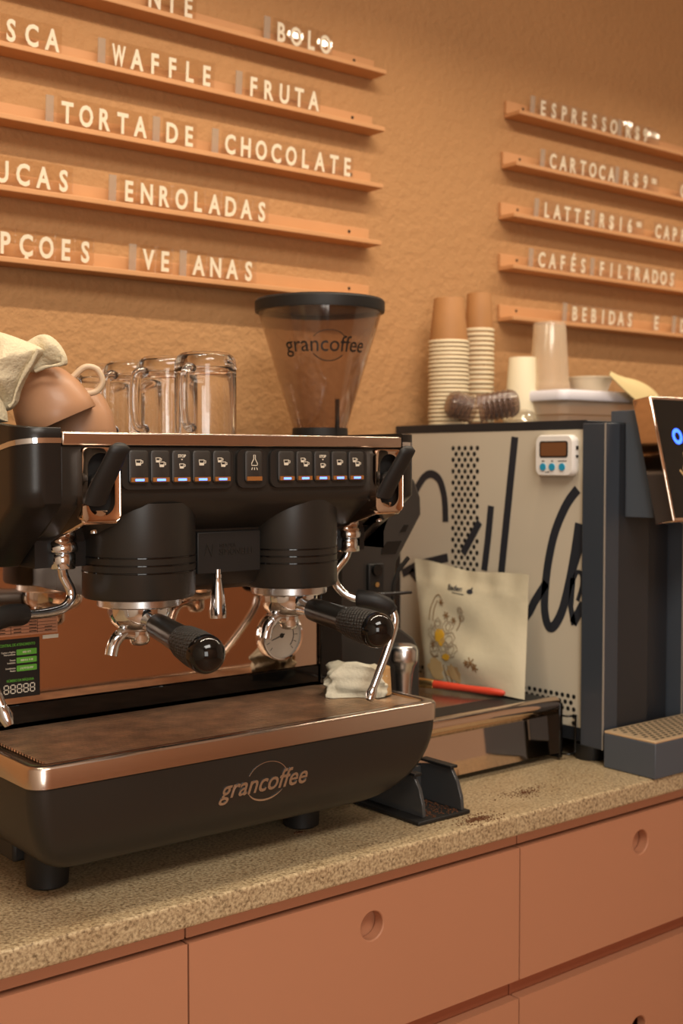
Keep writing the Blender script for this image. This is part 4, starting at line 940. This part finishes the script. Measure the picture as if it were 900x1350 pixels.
b.build('perforations', 'hole', sp_, smooth=0)
b = MB(); b.ribbon(P2((632, 688), (610, 730)), 0.0150, putX(PX + 0.0001), 0.0004); b.build('script_lettering', 'ink', sp_, smooth=0)
# control head with touch panel
b = MB(); b.prism([(1.300, 0.5612), (1.300, 0.582), (1.248, 0.5825), (1.212, 0.407), (1.270, 0.4065), (1.270, 0.5612)], 'x', 1.616, 2.05); b.build('head_housing', 'navylight', BW, bevel=0.001)
HP = [(1.2475, 0.598), (1.212, 0.6035), (1.163, 0.403), (1.199, 0.3965)]
b = MB(); b.prism(HP, 'x', 1.603, 2.06); hd_ = b.build('control_head', 'mirror', BW, bevel=0.0025, smooth=40)
def headput(u, v, h):
    t = (0.6035 - v) / 0.2005; n = Vector((0, -0.2005, 0.049)).normalized()
    return (u, 1.212 - 0.049 * t + n.y * h, v + n.z * h)
b = MB(); b.loft([[headput(x, z, h) for x, z in rrect(1.609, 2.054, 0.409, 0.598, 0.003, 3)] for h in (0.0001, 0.0012)]); gp_ = b.build('touch_panel', 'gloss_black', hd_, smooth=0)
hput = lambda u, v, h: headput(u, v, h + 0.0013)
b = MB(); cxr, czr = 1.6525, 0.5385
b.ribbon([(cxr + 0.0098 * math.cos(2 * PI * k / 32), czr + 0.0098 * math.sin(2 * PI * k / 32)) for k in range(32)], 0.0060, hput, 0.0006, True); b.build('power_ring', 'bluering', gp_, smooth=0)
b = MB(); bx, bz = 1.6640, 0.478
b.ribbon([(bx - .004, bz + .034), (bx - .004, bz + .022), (bx - .012, bz + .008), (bx - .012, bz - .028), (bx + .012, bz - .028), (bx + .012, bz + .008), (bx + .004, bz + .022), (bx + .004, bz + .034)], 0.0022, hput, closed=True)
for q_ in range(3): b.ribbon([(bx - .008, bz - .004 - .007 * q_), (bx + .008, bz - .001 - .007 * q_)], 0.0018, hput)
b.ribbon([(bx - 0.022, bz + 0.006), (bx - 0.014, bz - 0.002)], 0.004, hput); b.build('bottle_icon', 'tanink', gp_, smooth=0)
# drip tray of the brewer
b = MB(); b.box(1.558, 2.02, 1.160, 1.262, 0.0005, 0.0565); dt = b.build('drip_tray', 'navylight', BW, bevel=0.0015)
b = MB(); b.box(1.5585, 2.0195, 1.1605, 1.2615, 0.0567, 0.0605); g_ = b.build('drip_grid', 'bronzegrid', dt, bevel=0.0008)
b = MB(); zput = lambda u, v, h: (u, v, 0.0604 + h)
for j in range(9):
    for i in range(30):
        x = 1.575 + i * 0.0150 + (0.0075 if j % 2 else 0); y = 1.171 + j * 0.0102
        if x < 2.005: b.poly(rrect(x - 0.0048, x + 0.0048, y - 0.0022, y + 0.0022, 0.002, 3), zput, 0.0004)
b.build('grid_slots', 'hole', g_, smooth=0)
# kitchen timer stuck on the beige panel
tc_ = atX(735, 600, PX - 0.01)
tmr = thing('kitchen_timer', 'white digital kitchen timer with three blue buttons stuck on the beige panel', 'timer', (PX, 1.371, 0.508))
b = MB(); R1 = rrect(1.329, 1.413, 0.4735, 0.543, 0.012, 6); f_ = lambda pts, x, k: [(x, 1.371 + (y - 1.371) * k, 0.508 + (z - 0.508) * k) for y, z in pts]
b.loft([f_(R1, PX + 0.0003, 0.97), f_(R1, PX - 0.003, 1.0), f_(R1, PX - 0.011, 1.0), f_(R1, PX - 0.015, 0.94)]); cs = b.build('case', 'timerwhite', tmr, smooth=50)
tput = putX(PX - 0.015)
b = MB(); b.poly(rrect(1.340, 1.402, 0.5050, 0.5325, 0.004, 4), tput, 0.0008); b.build('bezel', 'sticker', cs, smooth=0)
b = MB(); b.poly(rrect(1.343, 1.399, 0.5075, 0.530, 0.003, 4), putX(PX - 0.0158), 0.0004); b.build('screen', 'screen', cs, smooth=0)
for y in (1.394, 1.374, 1.352): b = MB(); b.disc(y, 0.489, 0.0062, tput, 0.002, 20); b.build('timer_button', 'cyan', cs)
b = MB(); flip = lambda u, v, h: (PX - 0.015 - h, 2 * 1.371 - u, v)
for y, s in ((1.394, 'MIN'), (1.374, 'SEC'), (1.352, 'START/STOP')): b.text(s, flip, 0.0026, 2 * 1.371 - y, 0.4975, 'C', 0, 0.01, 0.0003, 0.9)
b.text('CLEAR', flip, 0.0026, 2 * 1.371 - 1.385, 0.479, 'C', 0, 0.01, 0.0003, 0.9); b.build('button_captions', 'sticker', cs, smooth=0)
b = MB(); b.box(PX - 0.008, PX - 0.004, 1.3265, 1.3295, 0.518, 0.524); b.box(PX - 0.008, PX - 0.004, 1.3265, 1.3295, 0.505, 0.509); b.build('side_key', 'sticker', cs, smooth=0)

# ------------------------------------------------------------------ on the brewer: cups, lids, tub
BT = 0.5674
def paper_cup(R, r, h, rim, label, group, m_body, m_rim):
    t = thing('paper_cup', label, 'cup', (0, 0, 0), group=group)
    b = MB(); b.lathe([(R - 0.0018, 0.002), (r, h - 0.001), (r - 0.0008, h), (r - 0.003, h), (r - 0.0035, h - 0.003), (0.0005, h - 0.003)], (0, 0, 0), 40); b.build('cup_wall', m_body, t, smooth=50, local=True)
    b = MB(); b.lathe([(R - 0.0035, 0.001), (R - 0.001, 0.0), (R + 0.0006, rim * 0.25), (R + 0.0006, rim * 0.6), (R - 0.001, rim), (R - 0.0035, rim * 0.9)], (0, 0, 0), 40); b.build('rolled_rim', m_rim, t, smooth=60, local=True)
    return t
def stack(x, y, R, r, h, rim, pitch, n, what, where, group, mb, mr, z0=None, nest=0):
    z0 = BT if z0 is None else z0
    first = paper_cup(R, r, h, rim, '%s, topmost of %s' % (what, where), group, mb, mr); first.location = (x, y, z0 + (n - 1) * pitch)
    for k in range(1, n):
        dup(first, (x + random.uniform(-.0006, .0006), y + random.uniform(-.0006, .0006), z0 + (n - 1 - k) * pitch), None, '%s, %s from the top of %s' % (what, ORD[k], where))
stack(1.643, 1.718, 0.0395, 0.0290, 0.088, 0.0064, 0.0079, 21, 'white-rimmed kraft cup', 'the wide stack', 'kraft cups in the wide stack', 'kraft', 'rimpaper')
stack(1.766, 1.758, 0.0305, 0.0245, 0.078, 0.0070, 0.0096, 21, 'small white-rimmed kraft cup', 'the narrow stack', 'kraft cups in the narrow stack', 'kraft', 'rimpaper')
stack(1.822, 1.690, 0.0390, 0.0275, 0.128, 0.0048, 0.0058, 3, 'tall plain white cup', 'the short white stack', 'plain white cups on the brewer', 'paper', 'paper')
# lids
lid = thing('dome_lid', 'x', 'lid', (0, 0, 0))
b = MB(); prof = [(0.042, 0.0), (0.0435, 0.002), (0.0425, 0.006), (0.0395, 0.0075), (0.038, 0.014), (0.031, 0.024), (0.020, 0.030), (0.0005, 0.032)]
rings = []
for r, z in prof: rings.append([((r * (1 + 0.03 * math.cos(16 * a) * (z > 0.007))) * math.cos(a), (r * (1 + 0.03 * math.cos(16 * a) * (z > 0.007))) * math.sin(a), z) for a in [2 * PI * k / 64 for k in range(64)]])
b.loft(rings, False, True); b.build('ribbed_dome', 'brownlid', lid, smooth=70, local=True)
LS = 0.62; first_lid = True
for px, yy, nx, nz, cnt, sp0, where in ((625, 1.640, -0.95, 0.30, 5, 0.0095, 'tilted pile'), (630, 1.590, 0.97, 0.16, 7, 0.0095, 'toppled pile')):
    nrm = (Vector((RT.x, RT.y, 0)) * nx + Vector((0, 0, nz)) + DV * -0.12).normalized(); r_ = 0.0440 * LS
    c0 = atY(px, 545, yy); c0.z = BT + r_ * math.sqrt(1 - nrm.z ** 2) + 0.0006
    for k in range(cnt):
        p_ = c0 + nrm * (sp0 * k); lab = 'brownish clear ribbed lid, %s from the bottom of the %s before the kraft cups' % (ORD[k], where)
        rot = nrm.to_track_quat('Z', 'Y').to_euler()
        if first_lid: lid.location = p_; lid.rotation_euler = rot; lid.scale = (LS, LS, LS); lid['label'] = lab; lid['group'] = 'ribbed dome lids on the brewer'; first_lid = False
        else: dup(lid, p_, rot, lab)
dl = thing('dome_lid', 'smooth clear dome lid lying before the plain white cups', 'lid', tuple(atY(688, 552, 1.655).to_2d()) + (BT,))
b = MB(); b.lathe([(0.036, 0.0), (0.0375, 0.002), (0.036, 0.005), (0.034, 0.006), (0.031, 0.018), (0.022, 0.028), (0.011, 0.033), (0.0005, 0.034)], (0, 0, 0), 48); b.build('dome', 'dome', dl, smooth=70, local=True)
# tub with lilac lid
a_ = atY(725, 548, 1.60); e_ = atY(852, 548, 1.60)
tbx0, tbx1, tby0, tby1 = 1.815, 2.085, 1.575, 1.745
tub = thing('storage_tub', 'translucent storage tub with a lilac-white lid on the brewer', 'container', (1.95, 1.66, BT))
b = MB(); rr_ = lambda i, z: [(x, y, z) for x, y in rrect(tbx0 + i, tbx1 - i, tby0 + i, tby1 - i, 0.02, 6)]
b.loft([rr_(0.012, BT + 0.0005), rr_(0.010, BT + 0.003), rr_(0.008, BT + 0.022), rr_(0.004, BT + 0.024), rr_(0.0, BT + 0.052)]); b.build('tub_body', 'tub', tub, smooth=50)
b = MB(); b.loft([rr_(-0.005, BT + 0.051), rr_(-0.006, BT + 0.054), rr_(-0.006, BT + 0.066), rr_(-0.003, BT + 0.071), rr_(0.012, BT + 0.0715), rr_(0.016, BT + 0.069)]); b.build('tub_lid', 'tublid', tub, smooth=50)
TL = BT + 0.0692
# clear cups stack on the tub
cc = thing('plastic_cup', 'frosted clear plastic cup, outermost of the upturned stack on the tub', 'cup', (1.868, 1.660, TL + 0.0005), group='clear plastic cups on the tub')
b = MB(); b.lathe([(0.0415, 0.0), (0.043, 0.002), (0.0425, 0.006), (0.040, 0.008), (0.0325, 0.125), (0.031, 0.128), (0.0005, 0.128)], (0, 0, 0), 40); b.build('cup_wall', 'clearcup', cc, smooth=40, local=True)
for k in (1, 2): dup(cc, (1.868, 1.660, TL + 0.0005 + 0.006 * k), None, 'frosted clear plastic cup, %s from the outside of the upturned stack on the tub' % ORD[k])
# off-white bowl
bw = MB(); bw.lathe([(0.0005, 0.0), (0.034, 0.0), (0.036, 0.002), (0.0465, 0.030), (0.0485, 0.031), (0.0485, 0.0335), (0.046, 0.034), (0.044, 0.030), (0.033, 0.004), (0.0005, 0.004)], (1.968, 1.640, TL + 0.0005), 48)
tag(bw.build('paper_bowl', 'bowl', smooth=40), 'small off-white paper bowl on the tub lid beside the clear cups', 'bowl')
# cream flap leaning on the tub
b = MB(); p0 = atY(803, 491, 1.575); p1 = atY(872, 536, 1.545); n = 12; top = []; 
L0 = [atY(*q, 1.572) for q in ((803, 491), (818, 496), (838, 501), (853, 508), (866, 519), (876, 534))]
L1 = [atY(*q, 1.535) for q in ((803, 494), (812, 503), (822, 513), (832, 522), (842, 531), (852, 542))]
L0 = smoothpath(L0, 3); L1 = smoothpath(L1, 3); rings = []
for a, c_ in zip(L0, L1):
    q = []
    for j in range(7):
        t = j / 6; p = c_.lerp(a, t); p = p + Vector((0, -0.004 * math.sin(PI * t), 0.004 * math.sin(PI * t))); q.append(p)
    rings.append(q + [p + Vector((0, 0.0012, -0.0012)) for p in reversed(q)])
b.loft(rings); tag(b.build('cream_scoop', 'cream', smooth=60), 'curved cream plastic flap leaning between the tub and the control head', 'scoop')
